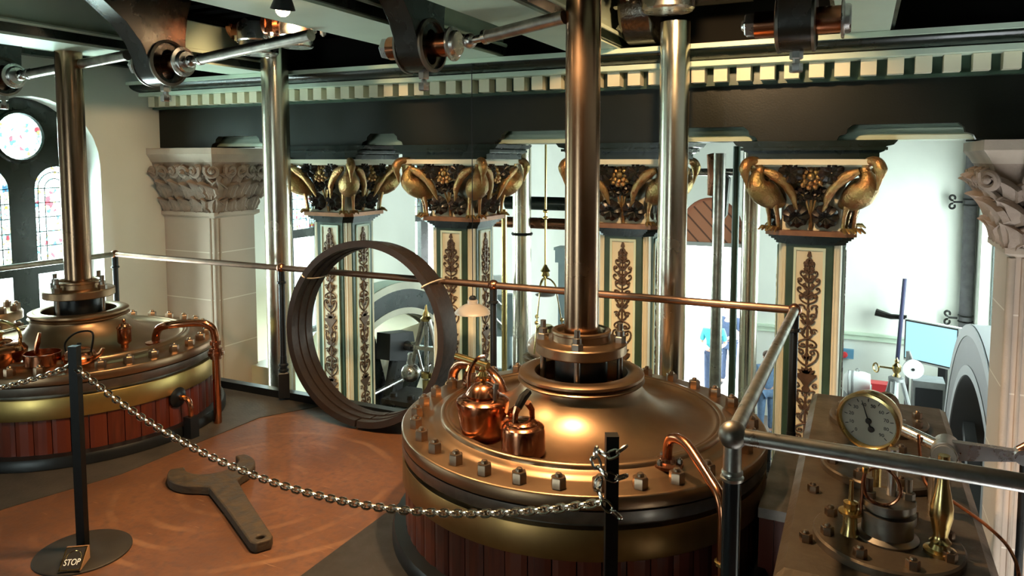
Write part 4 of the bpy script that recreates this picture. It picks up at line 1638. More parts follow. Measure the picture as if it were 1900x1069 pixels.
t = thing('barrier_chain', 'bright steel chain sagging between the two black posts', 'chain', (0, 0, 0))
pa = (-2.90, 1.91, 0.795)
pb = (-0.622, 1.895, 0.70)
lay_chain(t, catenary(pa, pb, 0.235), .0248)
t = thing('barrier_chain', 'bright steel chain leading from the first post towards the window side', 'chain', (0, 0, 0))
lay_chain(t, catenary((-2.93, 1.91, 0.80), (-4.6, 1.68, 0.62), 0.12), .0275)
t = thing('chain_tail', 'loose end of bright chain wound round the top of the second post', 'chain', (0, 0, 0))
px, py = -0.602, 1.905
tail = [(px + .042, py - .01, .870), (px + .030, py - .026, .862), (px, py - .030, .845), (px - .034, py - .028, .852), (px - .038, py - .026, .820), (px - .015, py - .030, .795), (px + .02, py - .030, .785), (px + .046, py - .014, .790)]
lay_chain(t, smooth_path(tail, 5), .0275)
tail = [(px - .026, py - .026, .775), (px - .030, py - .028, .745), (px - .012, py - .031, .712), (px + .015, py - .031, .690), (px + .036, py - .026, .672)]
lay_chain(t, smooth_path(tail, 5), .0275)


# ---------------------------------------------------------------- valve chest with gauge, lever and glands
ZP = 0.45
t = thing('valve_chest', 'long iron valve chest with chamfered top and round bolted covers in the railed well', 'valve chest', (0, 0, 0))
px0, px1, py0, py1 = -0.200, 0.400, 2.20, 4.05
m = MB()
bv = .028
m.loft([[(px0, py0, ZP - .06), (px1, py0, ZP - .06), (px1, py1, ZP - .06), (px0, py1, ZP - .06)], [(px0, py0, ZP - .022), (px1, py0, ZP - .022), (px1, py1, ZP - .022), (px0, py1, ZP - .022)],
        [(px0 + bv, py0 + bv, ZP), (px1 - bv, py0 + bv, ZP), (px1 - bv, py1 - bv, ZP), (px0 + bv, py1 - bv, ZP)]])
m.build('top_plate', M_CHEST, t, smooth=False)
MB().box(px0 + .03, py0 + .03, -3.39, px1 - .03, py1 - .03, ZP - .06).build('body', M_BASE, t, smooth=False)
bolt = None
for dn, (cx, cy, r) in enumerate(((.105, 2.50, .215), (.100, 3.10, .215), (.10, 3.68, .205))):
    d = MB().lathe([(0, ZP - .001), (r, ZP - .001), (r, ZP + .022), (r - .006, ZP + .028), (0, ZP + .028)], (cx, cy, 0), 64).build('round_cover', M_CHEST, t)
    for i in range(8):
        a = 2 * PI * i / 8 + .35
        if bolt is None:
            bolt = MB().nut((0, 0, ZP + .028), .020, .026).build('cover_bolt', M_NUT, t)
            o = bolt
        else:
            o = dup(bolt, t)
        o.location = (cx + (r - .035) * math.cos(a), cy + (r - .035) * math.sin(a), 0)
for i, y in enumerate((2.42, 2.80, 3.20)):
    o = dup(bolt, t)
    o.location = (px0 + .075, y, -.028)
# stuffing box on the near cover
cx, cy = .105, 2.50
MB().lathe([(0, ZP + .02), (.090, ZP + .02), (.090, ZP + .034), (.074, ZP + .044), (.072, ZP + .085), (.080, ZP + .088), (.080, ZP + .112), (.062, ZP + .114), (.062, ZP + .128), (.078, ZP + .130),
            (.078, ZP + .150), (.045, ZP + .152), (0, ZP + .152)], (cx, cy, 0), 40).build('stuffing_box', M_DSTEEL, t)
for dx, dy in ((-.055, -.02), (.055, .02)):
    m = MB()
    m.cyl((cx + dx, cy + dy, ZP + .15), (cx + dx, cy + dy, ZP + .215), .011, seg=10)
    m.nut((cx + dx, cy + dy, ZP + .152), .02, .022, dome=False)
    m.build('gland_stud', M_DSTEEL, t)
MB().cyl((cx + .01, cy + .03, ZP + .15), (cx + .01, cy + .03, ZP + .30), .015, seg=16).build('valve_spindle', M_STEEL, t)
# brass cup beside it
MB().lathe([(0, ZP + .028), (.03, ZP + .028), (.022, ZP + .05), (.020, ZP + .085), (.036, ZP + .095), (.036, ZP + .102), (.02, ZP + .106), (.022, ZP + .130), (.008, ZP + .135), (.006, ZP + .20), (0, ZP + .20)], (cx - .105, cy - .03, 0), 20).build('oil_cup', M_BRASS, t)
# tall vase shaped brass handle
MB().lathe([(0, 0), (.045, 0), (.045, .010), (.030, .016), (.024, .03), (.030, .036), (.024, .042), (.019, .055), (.026, .085), (.032, .115), (.031, .145), (.024, .180), (.017, .215), (.015, .245), (.022, .252),
            (.022, .262), (.016, .268), (.016, .30), (0, .30)], (.245, 2.46, ZP + .028), 28).build('brass_handle', M_BRASS, t)

# pressure gauge on a brass stalk
gz, gy, gx = .812, 2.585, .045
t = thing('pressure_gauge', 'round brass cased pressure gauge with white dial above the valve chest', 'gauge', (gx, gy, gz), -0.32)
nrm = Vector((0.0, -1, .13)).normalized()
gA = Matrix.Rotation(0.13, 4, 'X')
m = MB().lathe([(0, -.055), (.070, -.055), (.086, -.045), (.090, -.03), (.090, -.004), (.094, 0), (.098, .008), (.096, .018), (.088, .020), (.083, .012), (.083, .004), (0, .004)], (0, 0, 0), 64, (0, -1, 0))
m.xf(gA)
m.build('case', M_BRASS, t, ang=45)
dl = MB().lathe([(0, .004), (.0835, .004), (.0835, .0055), (0, .0055)], (0, 0, 0), 48, (0, -1, 0)).xf(gA).build('dial', M_DIAL, t)
m = MB()
for i in range(11):
    a = math.radians(225 - 27 * i)
    for r0, r1_, w in ((.066, .076, .0012),):
        m.tube([(r0 * math.cos(a), -.0062, r0 * math.sin(a)), (r1_ * math.cos(a), -.0062, r1_ * math.sin(a))], w, 4)
m.xf(gA).build('tick_marks', M_INK, dl)
numb = ['0', '10', '20', '30', '40', '50', '60', '70', '80', '90']
for i, s_ in enumerate(numb):
    a = math.radians(225 - 30 * i)
    o = text_mesh('numeral', s_, .016, .0003, M_INK, dl)
    p = gA @ Vector((.055 * math.cos(a), -.0064, .055 * math.sin(a)))
    o.location = p
    o.rotation_euler = (PI / 2 + .13, 0, 0)
m = MB()
hd = math.radians(106)
m.tube([(0, -.009, 0), (.070 * math.cos(hd), -.009, .070 * math.sin(hd))], [.0022, .0008], 5)
m.tube([(0, -.009, 0), (-.024 * math.cos(hd), -.009, -.024 * math.sin(hd))], [.0022, .003], 5)
m.lathe([(0, .006), (.010, .006), (.008, .012), (0, .013)], (0, 0, 0), 16, (0, -1, 0))
m.lathe([(0, .006), (.0105, .006), (.009, .011), (0, .012)], (-.028 * math.cos(hd), 0, -.028 * math.sin(hd)), 16, (0, -1, 0))
m.xf(gA).build('pointer', M_INK, t)
m = MB().cyl((.02, .03, -.33), (.02, .03, -.075), .014, seg=14)
m.lathe([(.014, 0), (.028, .004), (.028, .018), (.02, .024), (.026, .03), (.026, .042), (.014, .046)], (.02, .03, -.125), 16)
m.build('stalk', M_BRASS, t)
t = thing('copper_tube', 'thin bright copper tube coiled once below the pressure gauge', 'tube', (0, 0, 0))
P = [(.038, 2.44, .700), (.034, 2.44, .66), (.044, 2.44, .62), (.078, 2.44, .602), (.112, 2.44, .610), (.134, 2.44, .645), (.125, 2.445, .685), (.095, 2.45, .712), (.06, 2.46, .705), (.035, 2.47, .67), (.03, 2.47, .60), (.03, 2.47, .55)]
MB().tube(smooth_path(P, 6), .0050, 8).build('coil', M_COPPER, t)
MB().nut((.038, 2.44, .695), .010, .016, dome=False).build('union_nut', M_BRASS, t)
t = thing('copper_tube', 'long thin copper tube running from the gauge stalk over the chest edge', 'tube', (0, 0, 0))
P = [(.205, 2.85, .70), (.215, 2.84, .60), (.235, 2.82, .535), (.30, 2.78, .515), (.39, 2.66, .50), (.44, 2.56, .475), (.455, 2.50, .40), (.455, 2.48, .20)]
MB().tube(smooth_path(P, 6), .0055, 8).build('tube', M_COPPER, t)

# lever with dashpot head on its pillar
t = thing('hand_lever', 'grey steel lever with round boss pivoting beside the pressure gauge', 'lever', (0, 0, 0))
MB().lathe([(0, 0), (.040, 0), (.036, .006), (.036, .014), (.042, .016), (.042, .11), (0, .11)], (.275, 2.76, .668), 28, (0.15, 1, 0)).build('boss', M_STEEL, t)
dd = MB().lathe([(0, -.002), (.036, -.002), (.036, .004), (0, .004)], (.275, 2.757, .668), 24, (0.15, 1, 0)).build('boss_cap', M_PLATEEDGE, t)
m = MB()
for a in (0.5, 2.6, 4.7):
    m.ball((.275 + .012 * math.cos(a), 2.753, .668 + .012 * math.sin(a)), .0035, 6, 4)
m.build('boss_screw', M_INK, dd)
m = MB()
m.loft([[(.29, 2.80, .640), (.29, 2.83, .640), (.29, 2.83, .706), (.29, 2.80, .706)], [(.49, 2.80, .672), (.49, 2.83, .672), (.49, 2.83, .705), (.49, 2.80, .705)]])
m.lathe([(0, 0), (.026, 0), (.026, .05), (0, .05)], (.50, 2.79, .69), 18, (0, 1, 0))
m.build('arm', M_STEEL, t)
MB().cyl((.26, 2.80, ZP), (.26, 2.80, .64), .026, seg=16).build('pillar', M_STEEL, t)
MB().lathe([(0, 0), (.022, 0), (.022, .05), (0, .05)], (.12, 2.95, .69), 20, (1, 0.1, 0)).cyl((.12, 2.96, .69), (.27, 2.83, .672), .022, seg=16).build('dashpot', M_STEEL, t)
m = MB().prism(arc(0, .06, .038, 0, 180, 12) + arc(0, 0, .046, 180, 360, 12), f_xz, -.012, .012)
o = m.build('eye_plate', M_STEEL, t)
o.location = (.115, 2.98, .70)
o.rotation_euler = (0, -.1, .2)
MB().cyl((.505, 2.815, .67), (.505, 2.815, -1.0), .012, seg=12).build('hanging_link', M_IRON, t)
MB().cyl((.49, 2.815, .705), (.52, 2.815, .73), .016, seg=12).build('link_pin', M_COPDARK, t)


# ---------------------------------------------------------------- overhead: spring girders, gratings, parallel motion
ZG = 2.314
GX = [(-4.48, -4.12), (-2.55, -2.13), (-1.66, -1.34), (-0.13, 0.105)]
gl = ['pale green girder overhead behind the bracket by the window wall', 'pale green girder overhead carrying the small bright lamp',
      'pale green girder overhead passing just beside the near piston rod', 'pale green girder overhead beside the black slatted grating']
for i, (a, b) in enumerate(GX):
    t = thing('spring_girder', gl[i], 'girder', (0, 0, 0), 0, 'girders under the beam floor')
    MB().box(a, YF, ZG, b, 4.34, ZG + .014).build('soffit', M_PALE, t, smooth=False)
    MB().box(a - .02, YF, ZG + .014, b + .02, 4.34, ZG + .062).build('flange', M_GREEN, t, smooth=False)
    MB().cyl((b + .015, YF, ZG + .075), (b + .015, 4.34, ZG + .075), .014, seg=8).cyl((a - .015, YF, ZG + .075), (a - .015, 4.34, ZG + .075), .014, seg=8).build('edge_moulding', M_PALE, t)
    MB().box(a + .03, YF, ZG + .062, b - .03, 4.40, ZTOP - .003).build('web', M_PALE, t, smooth=False)
# wall side girder with its cornice
t = thing('wall_girder', 'pale green wall girder with dark moulded edge along the window side', 'girder', (0, 0, 0))
MB().box(-5.68, YF, 2.585, -5.40, 4.34, ZTOP - .003).build('web', M_PALE, t, smooth=False)
MB().box(-5.68, YF, 2.52, -5.37, 4.34, 2.585).cyl((-5.37, YF, 2.565), (-5.37, 4.34, 2.565), .02, seg=8).build('flange', M_GREEN, t)
MB().box(-5.68, YF, 2.47, -5.50, 4.34, 2.52).build('soffit', M_PALE, t, smooth=False)
MB().box(-5.68, YF, 2.43, -5.58, 4.34, 2.47).build('bed_moulding', M_GREEN, t, smooth=False)
# slatted iron gratings of the beam floor above
bays = [(-5.38, -4.49), (-4.11, -2.56), (-2.12, -1.67), (-1.33, -0.14), (0.115, XR)]
bl = ['black slatted iron grating overhead next to the window wall', 'black slatted iron grating overhead before the lamp girder', 'narrow black slatted grating overhead beside the lamp girder',
      'black slatted iron grating overhead above the near piston rod', 'broad black slatted iron grating overhead at the gauge side']
for i, (a, b) in enumerate(bays):
    m = MB()
    y = YF + .1
    while y < 4.6:
        m.box(a, y, 2.60, b, y + .085, 2.62)
        y += .17
    m.box(a, YF, 2.62, b, 4.75, 2.635)
    fr_ = m
    fr_.box(a, YF, 2.585, a + .05, 4.7, 2.62)
    o = m.build('floor_grating', M_GRATE, None, smooth=False)
    tag(o, bl[i], 'grating', 'gratings of the beam floor')
m = MB()
y = YF + .1
while y < 4.6:
    m.box(bays[4][0] + .06, y + .086, 2.598, bays[4][1], y + .094, 2.601)
    y += .17
m.build('slat_edge', M_DSTEEL, bpy.data.objects[o.name], smooth=False)


def make_bracket(label, x, y, z, s=1.0):
    t = thing('motion_bracket', label, 'bracket', (x, y, z), 0, 'brackets of the parallel motion')
    t.scale = (s, s, s)
    out = [(.125, .02), (.125, .16), (.150, .30), (.20, .46), (.20, .44 + .0), (-.95, .44), (-.80, .405), (-.58, .36), (-.40, .29), (-.27, .20), (-.18, .10), (-.135, .01)]
    out = [(.125, .02), (.128, .16), (.150, .30), (.20, .44), (-.95, .44), (-.80, .405), (-.58, .36), (-.40, .29), (-.27, .20), (-.18, .10), (-.135, .01)] + arc(0, 0, .13, 180, 360, 20)[1:]
    slot = arc(0, .035, .045, 0, 180, 10) + arc(0, -.050, .045, 180, 360, 10)
    o = MB().plate(out, [slot], f_yz(), -.068, .068).build('arm', M_IRONPAINT, t, ang=40)
    bvm = o.modifiers.new('edge', 'BEVEL')
    bvm.width = .008
    bvm.segments = 2
    bvm.limit_method = 'ANGLE'
    m = MB()
    m.lathe([(.135, 0), (.135, .012), (.118, .018), (.118, 0)], (.068, 0, 0), 40, (1, 0, 0), close=True)
    m.build('eye_rim', M_DSTEEL, t)
    MB().lathe([(.135, 0), (.135, .012), (.118, .018), (.118, 0)], (-.068, 0, 0), 40, (-1, 0, 0), close=True).build('eye_rim', M_DSTEEL, t)
    MB().cyl((-.18, 0, 0), (.20, 0, 0), .060, seg=28).build('pin', M_COPPER, t)
    m = MB().lathe([(0, 0), (.082, 0), (.086, .004), (.086, .012), (.066, .016), (.064, .034), (.058, .040), (0, .040)], (.185, 0, 0), 28, (1, 0, 0))
    m.build('pin_cap', M_STEEL, t)
    MB().nut((-.175, 0, 0), .055, .05, True, axis=(-1, 0, 0)).build('pin_nut', M_STEEL, t)
    m = MB().nut((0, .03, -.128), .030, .035, False, axis=(0, 0, -1))
    m.cyl((0, .03, -.16), (0, .03, -.185), .016, seg=10)
    m.nut((0, .03, -.182), .030, .040, False, axis=(0, 0, -1))
    m.build('adjusting_bolt', M_STEEL, t)
    return t


BR = [('dark cast bracket hanging over the rondel of the stained glass window', -5.27, 3.02, 2.205, .95),
      ('dark cast bracket hanging between the window rod and the rod behind the rail', -3.80, 3.1, 2.222, 1.0),
      ('dark cast bracket with long copper pin hanging beside the near piston rod', -1.975, 3.1, 2.205, .96),
      ('dark cast bracket with copper sleeve hanging before the corner column', -0.250, 3.1, 2.185, .86)]
for b in BR:
    make_bracket(*b)


def radius_rod(label, a, b, r=.030):
    a, b = Vector(a), Vector(b)
    t = thing('radius_rod', label, 'rod', (0, 0, 0), 0, 'radius rods of the parallel motion')
    d = (b - a).normalized()
    MB().cyl(a + d * .09, b, r, seg=18).build('rod', M_GREYST, t)
    MB().lathe([(.018, 0), (.018, .08), (.034, .085), (.034, .105), (.026, .11)], a, 16, d).ball(a, .036, 14, 8).build('knuckle', M_STEEL, t)
    return t


radius_rod('grey steel radius rod rising from the bracket over the rondel window', (-5.02, 3.02, 2.205), (-3.93, 2.98, 2.265))
radius_rod('grey steel radius rod crossing behind the tall rod by the iron ring', (-3.55, 3.1, 2.222), (-2.56, 2.99, 2.285))
radius_rod('pale steel radius rod running from the copper pin to the near piston rod', (-1.70, 3.1, 2.212), (-1.19, 3.02, 2.268))


# polished crossheads with straps overhead
def crosshead(label, x, y, z, s=1.0, L=.32):
    t = thing('crosshead', label, 'crosshead', (x, y, z), 0, 'crossheads of the beam engines')
    t.scale = (s, s, s)
    MB().lathe([(0, -.12), (.13, -.12), (.14, -.11), (.14, -.03), (.15, -.02), (.15, .08), (.13, .15), (0, .15)], (0, 0, 0), 40).build('socket', M_STEEL, t)
    MB().cyl((-L, 0, .10), (L, 0, .10), .062, seg=24).build('cross_pin', M_ROD, t)
    for sx in (-1, 1):
        m = MB()
        m.box(sx * (L - .08) - .045, -.09, .02, sx * (L - .08) + .045, .09, .18)
        m.lathe([(0, 0), (.10, 0), (.10, .05), (0, .05)], (sx * (L - .02) - .025, 0, .10), 24, (1, 0, 0))
        m.build('strap', M_COPDARK, t)
    m = MB()
    for sx in (-1, 1):
        m.nut((sx * (L - .08), -.06, .02), .028, .04, axis=(0, 0, -1))
        m.nut((sx * (L - .08), .06, .02), .028, .04, axis=(0, 0, -1))
    m.build('strap_nut', M_STEEL, t)
    return t


crosshead('polished crosshead above the pale rod beside the near piston rod', -0.97, 3.98, 2.565, 1.0)
crosshead('polished crosshead above the rod that stands by the iron ring', -3.85, 3.95, 2.50, 0.95, .22)
crosshead('gleaming crosshead high behind the bracket nearest the lamp', -3.15, 3.55, 2.42, .7)
t = thing('cast_boss', 'big dark studded cast boss gleaming above the entablature beside the near piston rod', 'boss', (-1.19, 4.28, 2.53))
MB().lathe([(0, -.10), (.18, -.10), (.20, -.08), (.20, .08), (.17, .10), (0, .11)], (0, 0, 0), 48, (1, 0, 0)).build('drum', M_LID if False else mat('boss_iron', (.16, .14, .12), .24, 1.0, var=.3, scale=40, bump=.25), t)
MB().cyl((.10, 0, .05), (.62, 0, .05), .06, seg=24).build('shaft', M_IRON, t)
for a in range(6):
    m = MB()
    m.nut((-.10, .13 * math.cos(a * PI / 3), .13 * math.sin(a * PI / 3)), .02, .03, axis=(-1, 0, 0))
    m.build('stud', M_STEEL, t)


# lamps
def ceiling_lamp(label, x, y, z, target):
    t = thing('spot_lamp', label, 'lamp', (x, y, z), 0, 'warm lamps under the beam floor')
    d = (Vector(target) - Vector((x, y, z))).normalized()
    MB().lathe([(.030, -.02), (.045, .02), (.050, .035), (.045, .035), (.040, .02), (.026, -.01)], (0, 0, 0), 24, d, close=True).build('shade', M_BLACK, t)
    MB().ball(d * .035, .030, 14, 8).build('bulb', M_BULB, t)
    MB().cyl((0, 0, 0), (0, 0, .16), .008, seg=8).build('stem', M_BLACK, t)
    return t


ll = ['small warm spot lamp hanging under the pale girder beside the rod by the iron ring', 'small warm spot lamp hanging above the kettle cylinder', 'small warm spot lamp turned to the entablature above the chain post',
      'small warm spot lamp turned to the stone pier by the windows']
for (lp, tg, pw, an), lab in zip(LAMPS, ll):
    d = (Vector(tg) - Vector(lp)).normalized()
    ceiling_lamp(lab, *(Vector(lp) - d * .10), tg)

# pendant enamel lampshade by the columns
t = thing('pendant_lampshade', 'shallow enamel pendant lampshade on a thin flex before the columns', 'lamp', (-2.343, 4.30, .625))
MB().lathe([(.030, .062), (.034, .058), (.060, .050), (.100, .026), (.121, .002), (.123, -.006), (.117, -.006), (.096, .018), (.056, .042), (.030, .050)], (0, 0, 0), 40, close=True).build('shade', M_ENAMEL, t)
MB().lathe([(0, .055), (.036, .055), (.036, .082), (.03, .086), (0, .088)], (0, 0, 0), 24).build('gallery', M_ENAMEL, t)
MB().lathe([(0, .088), (.024, .088), (.026, .10), (.016, .112), (0, .114)], (0, 0, 0), 18).build('lamp_holder', M_BLACK, t)
MB().cyl((0, 0, .11), (0, 0, 1.74), .0032, seg=6).build('flex', M_BLACK, t)

# ornate hanging oil lamp
t = thing('hanging_oil_lamp', 'ornate brass lamp with opal globe hanging on chains from a long rod', 'lamp', (-2.53, 6.0, 0))
m = MB().cyl((0, 0, .50), (0, 0, 2.1), .010, seg=8)
for z in (1.18, 1.12):
    m.lathe([(.01, 0), (.026, .012), (.026, .02), (.01, .034)], (0, 0, z), 14)
m.lathe([(.01, 0), (.04, .02), (.03, .05), (.045, .06), (.02, .10), (.01, .12)], (0, 0, .60), 16)
m.build('rod', M_BRASS, t)
m = MB()
for a in range(3):
    c, s_ = math.cos(a * 2.094 + .4), math.sin(a * 2.094 + .4)
    m.tube(smooth_path([(0, 0, .60), (.05 * c, .05 * s_, .58), (.09 * c, .09 * s_, .53), (.10 * c, .10 * s_, .47)], 5), .008, 6)
m.build('crown', M_BRASS, t)
MB().lathe([(0, .44), (.085, .44), (.09, .45), (.03, .47), (0, .47)], (0, 0, 0), 28).build('smoke_disc', M_ENAMEL, t)
m = MB()
for a in range(3):
    c, s_ = math.cos(a * 2.094 + .4), math.sin(a * 2.094 + .4)
    m.tube([(.10 * c, .10 * s_, .47), (.15 * c, .15 * s_, .20), (.19 * c, .19 * s_, -.05)], .006, 5)
    m.ball((.15 * c, .15 * s_, .22), .02, 8, 5)
m.build('chain', M_BRASS, t)
MB().ball((0, 0, -.02), .165, 28, 16, (1, 1, .82)).build('globe', M_GLOBE, t)
MB().lathe([(0, .10), (.075, .10), (.085, .15), (.06, .17), (0, .17)], (0, 0, 0), 16).build('globe_collar', M_BRASS, t)
MB().lathe([(0, -.28), (.03, -.28), (.12, -.20), (.20, -.14), (.20, -.11), (.17, -.11), (.12, -.15), (0, -.16)], (0, 0, 0), 28).build('font_gallery', mat('aged_brass', (.25, .16, .07), .5, .7, var=.5, scale=40, bump=.5, bscale=40), t)


# ---------------------------------------------------------------- the far half of the hall
def flywheel(label, x, yc, zc, R, w, mface, mrim, medge, a0=.3):
    t = thing('flywheel', label, 'flywheel', (x, yc, zc), 0, 'flywheels')
    MB().lathe([(R * .80, 0), (R, 0), (R, w), (R * .80, w)], (0, 0, 0), 120, (1, 0, 0), close=True).build('rim', mface, t)
    m = MB()
    for xx in (-.006, w + .006 - .012):
        m.lathe([(R * .955, xx), (R * 1.002, xx), (R * 1.002, xx + .012), (R * .955, xx + .012)], (0, 0, 0), 120, (1, 0, 0), close=True)
        m.lathe([(R * .795, xx), (R * .835, xx), (R * .835, xx + .012), (R * .795, xx + .012)], (0, 0, 0), 120, (1, 0, 0), close=True)
    m.build('edge_line', medge, t)
    m = MB().lathe([(R * .955, .01), (R * 1.004, .01), (R * 1.004, w - .01), (R * .955, w - .01)], (0, 0, 0), 120, (1, 0, 0), close=True).build('tread', mrim, t)
    sp = None
    for i in range(6):
        a = i * PI / 3 + a0
        if sp is None:
            sp = MB().loft([[(w * .3, -.09, .15), (w * .7, -.09, .15), (w * .7, .09, .15), (w * .3, .09, .15)], [(w * .35, -.06, R * .82), (w * .65, -.06, R * .82), (w * .65, .06, R * .82), (w * .35, .06, R * .82)]]).build('spoke', mface, t)
            o = sp
        else:
            o = dup(sp, t)
        o.rotation_euler = (a, 0, 0)
    MB().lathe([(0, -.08), (.22, -.08), (.22, w + .08), (0, w + .08)], (0, 0, 0), 32, (1, 0, 0)).build('hub', mface, t)
    return t


flywheel('dark green flywheel with cream lines seen through the big iron ring', -4.45, 6.15, -1.20, 1.60, .22, M_GREEN, M_PALE, M_CREAM)
flywheel('pale grey flywheel standing beyond the stone pier at the gauge side', 0.92, 7.34, -2.03, 2.22, .34, M_WHEEL, M_WHEELEDGE, M_WHEELEDGE, 0.0)
struct(MB().box(1.40, 5.6, ZLOW, 1.45, 9.0, -.45).build('trim_7', MATS['dark_brown']))
struct(MB().box(-5.1, 5.0, ZLOW, -4.62, 8.2, -.25).build('trim_6', M_CREAM))
t = thing('crank', 'dark crank with heavy block end turning beside the green flywheel', 'crank', (-4.18, 6.05, -.20), 0)
MB().prism([(-.22, -.10), (.16, -.20), (.24, -.06), (.20, .10), (-.20, .16)], f_yz(), -.08, .08).build('block', M_BLACK, t, smooth=False)
MB().prism([(-.02, -.10), (.14, -.14), (-.30, -1.5), (-.50, -1.5)], f_yz(), -.05, .05).build('arm', M_IRON, t, smooth=False)
MB().cyl((-.02, .08, -.02), (.20, .08, -.02), .05, seg=18).build('pin', M_STEEL, t)
t = thing('wheel_guard', 'dark red guard plate curving up beside the governor', 'guard', (0, 0, 0))
MB().prism([(5.6, -3.39), (6.15, -3.39), (6.9, .05), (6.78, .05)], f_yz(), -4.05, -4.0).build('plate', mat('guard_red', (.16, .02, .025), .5), t)
t = thing('guard_rail', 'thin grey guard rail crossing low in front of the green flywheel', 'railing', (0, 0, 0))
MB().cyl((-3.95, 5.0, -.48), (-3.55, 6.6, -.22), .018, seg=10).cyl((-3.95, 5.0, -.48), (-3.95, 5.0, ZLOW), .018, seg=10).cyl((-3.55, 6.6, -.22), (-3.55, 6.6, ZLOW), .018, seg=10).build('rail', M_STEEL, t)

# governor
t = thing('governor', 'polished centrifugal governor with heavy ball seen through the big iron ring', 'governor', (-3.375, 5.35, 0))
MB().cyl((0, 0, -.45), (0, 0, .28), .020, seg=14).build('spindle', M_STEEL, t)
MB().lathe([(0, .26), (.045, .26), (.05, .28), (.03, .30), (.03, .32), (.015, .35), (.005, .40), (0, .40)], (0, 0, 0), 18).build('finial', M_BRASS, t)
for sx in (-1, 1):
    m = MB().tube([(sx * .03, 0, .275), (sx * .10, 0, .02), (sx * .155, 0, -.16)], [.021, .021, .022], 8)
    m.build('arm', M_GREYST, t)
    MB().tube([(sx * .10, 0, .02), (sx * .03, 0, -.22)], .011, 6).build('link', M_STEEL, t)
    b = MB().ball((sx * .165, 0, -.22), .085, 24, 14)
    if sx < 0:
        b.lathe([(.03, 0), (.035, .03), (.03, .10), (.02, .11)], (sx * .160, 0, -.15), 14)
    b.build('governor_ball', M_STEEL if sx < 0 else M_DSTEEL, t)
MB().box(-.12, -.02, .00, .12, .02, .035).build('sleeve_bar', M_STEEL, t)
MB().lathe([(0, -.24), (.05, -.24), (.05, -.20), (.03, -.19), (.03, -.21), (0, -.2)], (0, 0, 0), 18).build('sleeve', M_BRASS, t)
MB().cyl((0, 0, -.42), (0, 0, -.26), .038, seg=16).build('socket', M_BRASS, t)
m = MB().box(-.34, -.20, -.46, .25, .20, -.42).box(-.30, -.16, -1.2, -.26, .16, -.46).box(.18, -.16, -1.2, .22, .16, -.46)
for x in (-.28, -.10, .08):
    m.lathe([(0, 0), (.035, 0), (.03, .03), (0, .035)], (x, -.1, -.42), 12)
m.build('table', M_IRON, t)
MB().box(-.25, -.12, ZLOW, .18, .12, -.5).build('pedestal', M_BLUEGREY, t)

# slim poles and pipes of the far engine
pump_rod('stout pale pole with dark collar standing behind the hanging lamp', -2.99, 6.5, .090, ZLOW, 1.9, name='pole', cat='pole', m=M_ROD2, group='poles in the far half of the hall')
m = MB().torus((-2.99, 6.5, .93), .092, .016, seg=28, rs=6).build('collar', M_IRON, bpy.data.objects['pole'])
m.location = (2.99, -6.5, 0)
pump_rod('slim grey pole before the bright doorway beside the teal shirted person', -1.03, 6.0, .030, ZLOW, 1.6, name='pole', cat='pole', m=M_GREYST, group='poles in the far half of the hall')
pump_rod('dark brown pole before the bright doorway with a collar near the floor', -0.96, 5.6, .043, ZLOW, 1.7, name='pole', cat='pole', m=M_GREYST, group='poles in the far half of the hall')
pump_rod('pale brown stout pole nearest the corner column', -0.715, 5.5, .062, ZLOW, 1.75, name='pole', cat='pole', m=M_ROD2, group='poles in the far half of the hall')
pump_rod('slim green pole between the doorway and the stout brown pole', -0.83, 5.55, .026, ZLOW, 1.75, name='pole', cat='pole', m=M_MIDGREEN, group='poles in the far half of the hall')
pump_rod('slim brass pole rising just behind the column by the lampshade', -2.62, 5.35, .022, ZLOW, 1.25, name='pole', cat='pole', m=M_BRASS, group='poles in the far half of the hall')
# parallel motion of the far engine: rocking shaft and levers behind the columns
t = thing('rocking_shaft', 'dark shaft with hanging levers behind the columns at capital height', 'shaft', (0, 0, 0))
MB().cyl((-3.4, 7.0, 1.20), (-2.2, 7.0, 1.20), .07, seg=18).build('shaft', M_GREEN, t)
MB().cyl((-3.35, 6.6, 1.03), (-2.35, 6.6, 1.03), .055, seg=18).build('shaft', M_COPDARK, t)
MB().prism([(-2.62, .95), (-2.40, .95), (-2.40, 1.9), (-2.52, 1.9), (-2.55, 1.35)], f_xz, 6.9, 7.0).build('lever', M_IRON, t, smooth=False)
MB().box(-2.42, 6.85, 1.1, -2.28, 6.95, 1.9).build('hanger', M_GREEN, t)
t = thing('far_motion_link', 'dark hanging links behind the entablature near the corner column', 'link', (0, 0, 0))
MB().cyl((-1.35, 6.2, 1.55), (-.55, 6.2, 1.55), .03, seg=12).build('cross_rod', M_STEEL, t)
MB().tube([(-1.12, 6.1, 1.7), (-1.08, 6.1, 1.52), (-1.12, 6.1, 1.36)], [.03, .06, .02], 10).build('knuckle', M_COPDARK, t)
MB().prism([(-1.10, 1.18), (-1.03, 1.14), (-.99, 1.20), (-.97, 1.50), (-1.02, 1.55), (-1.07, 1.50), (-1.10, 1.35)], f_xz, 6.1, 6.2).build('lever', M_IRON, t, smooth=False)
t = thing('wall_bracket', 'white scroll bracket under the entablature behind the bird capital', 'bracket', (0, 0, 0))
MB().tube(smooth_path([(-2.45, 5.3, 1.66), (-2.65, 5.3, 1.60), (-2.85, 5.3, 1.47), (-2.95, 5.3, 1.40)], 5), .03, 8).build('arm', M_IRON, t)

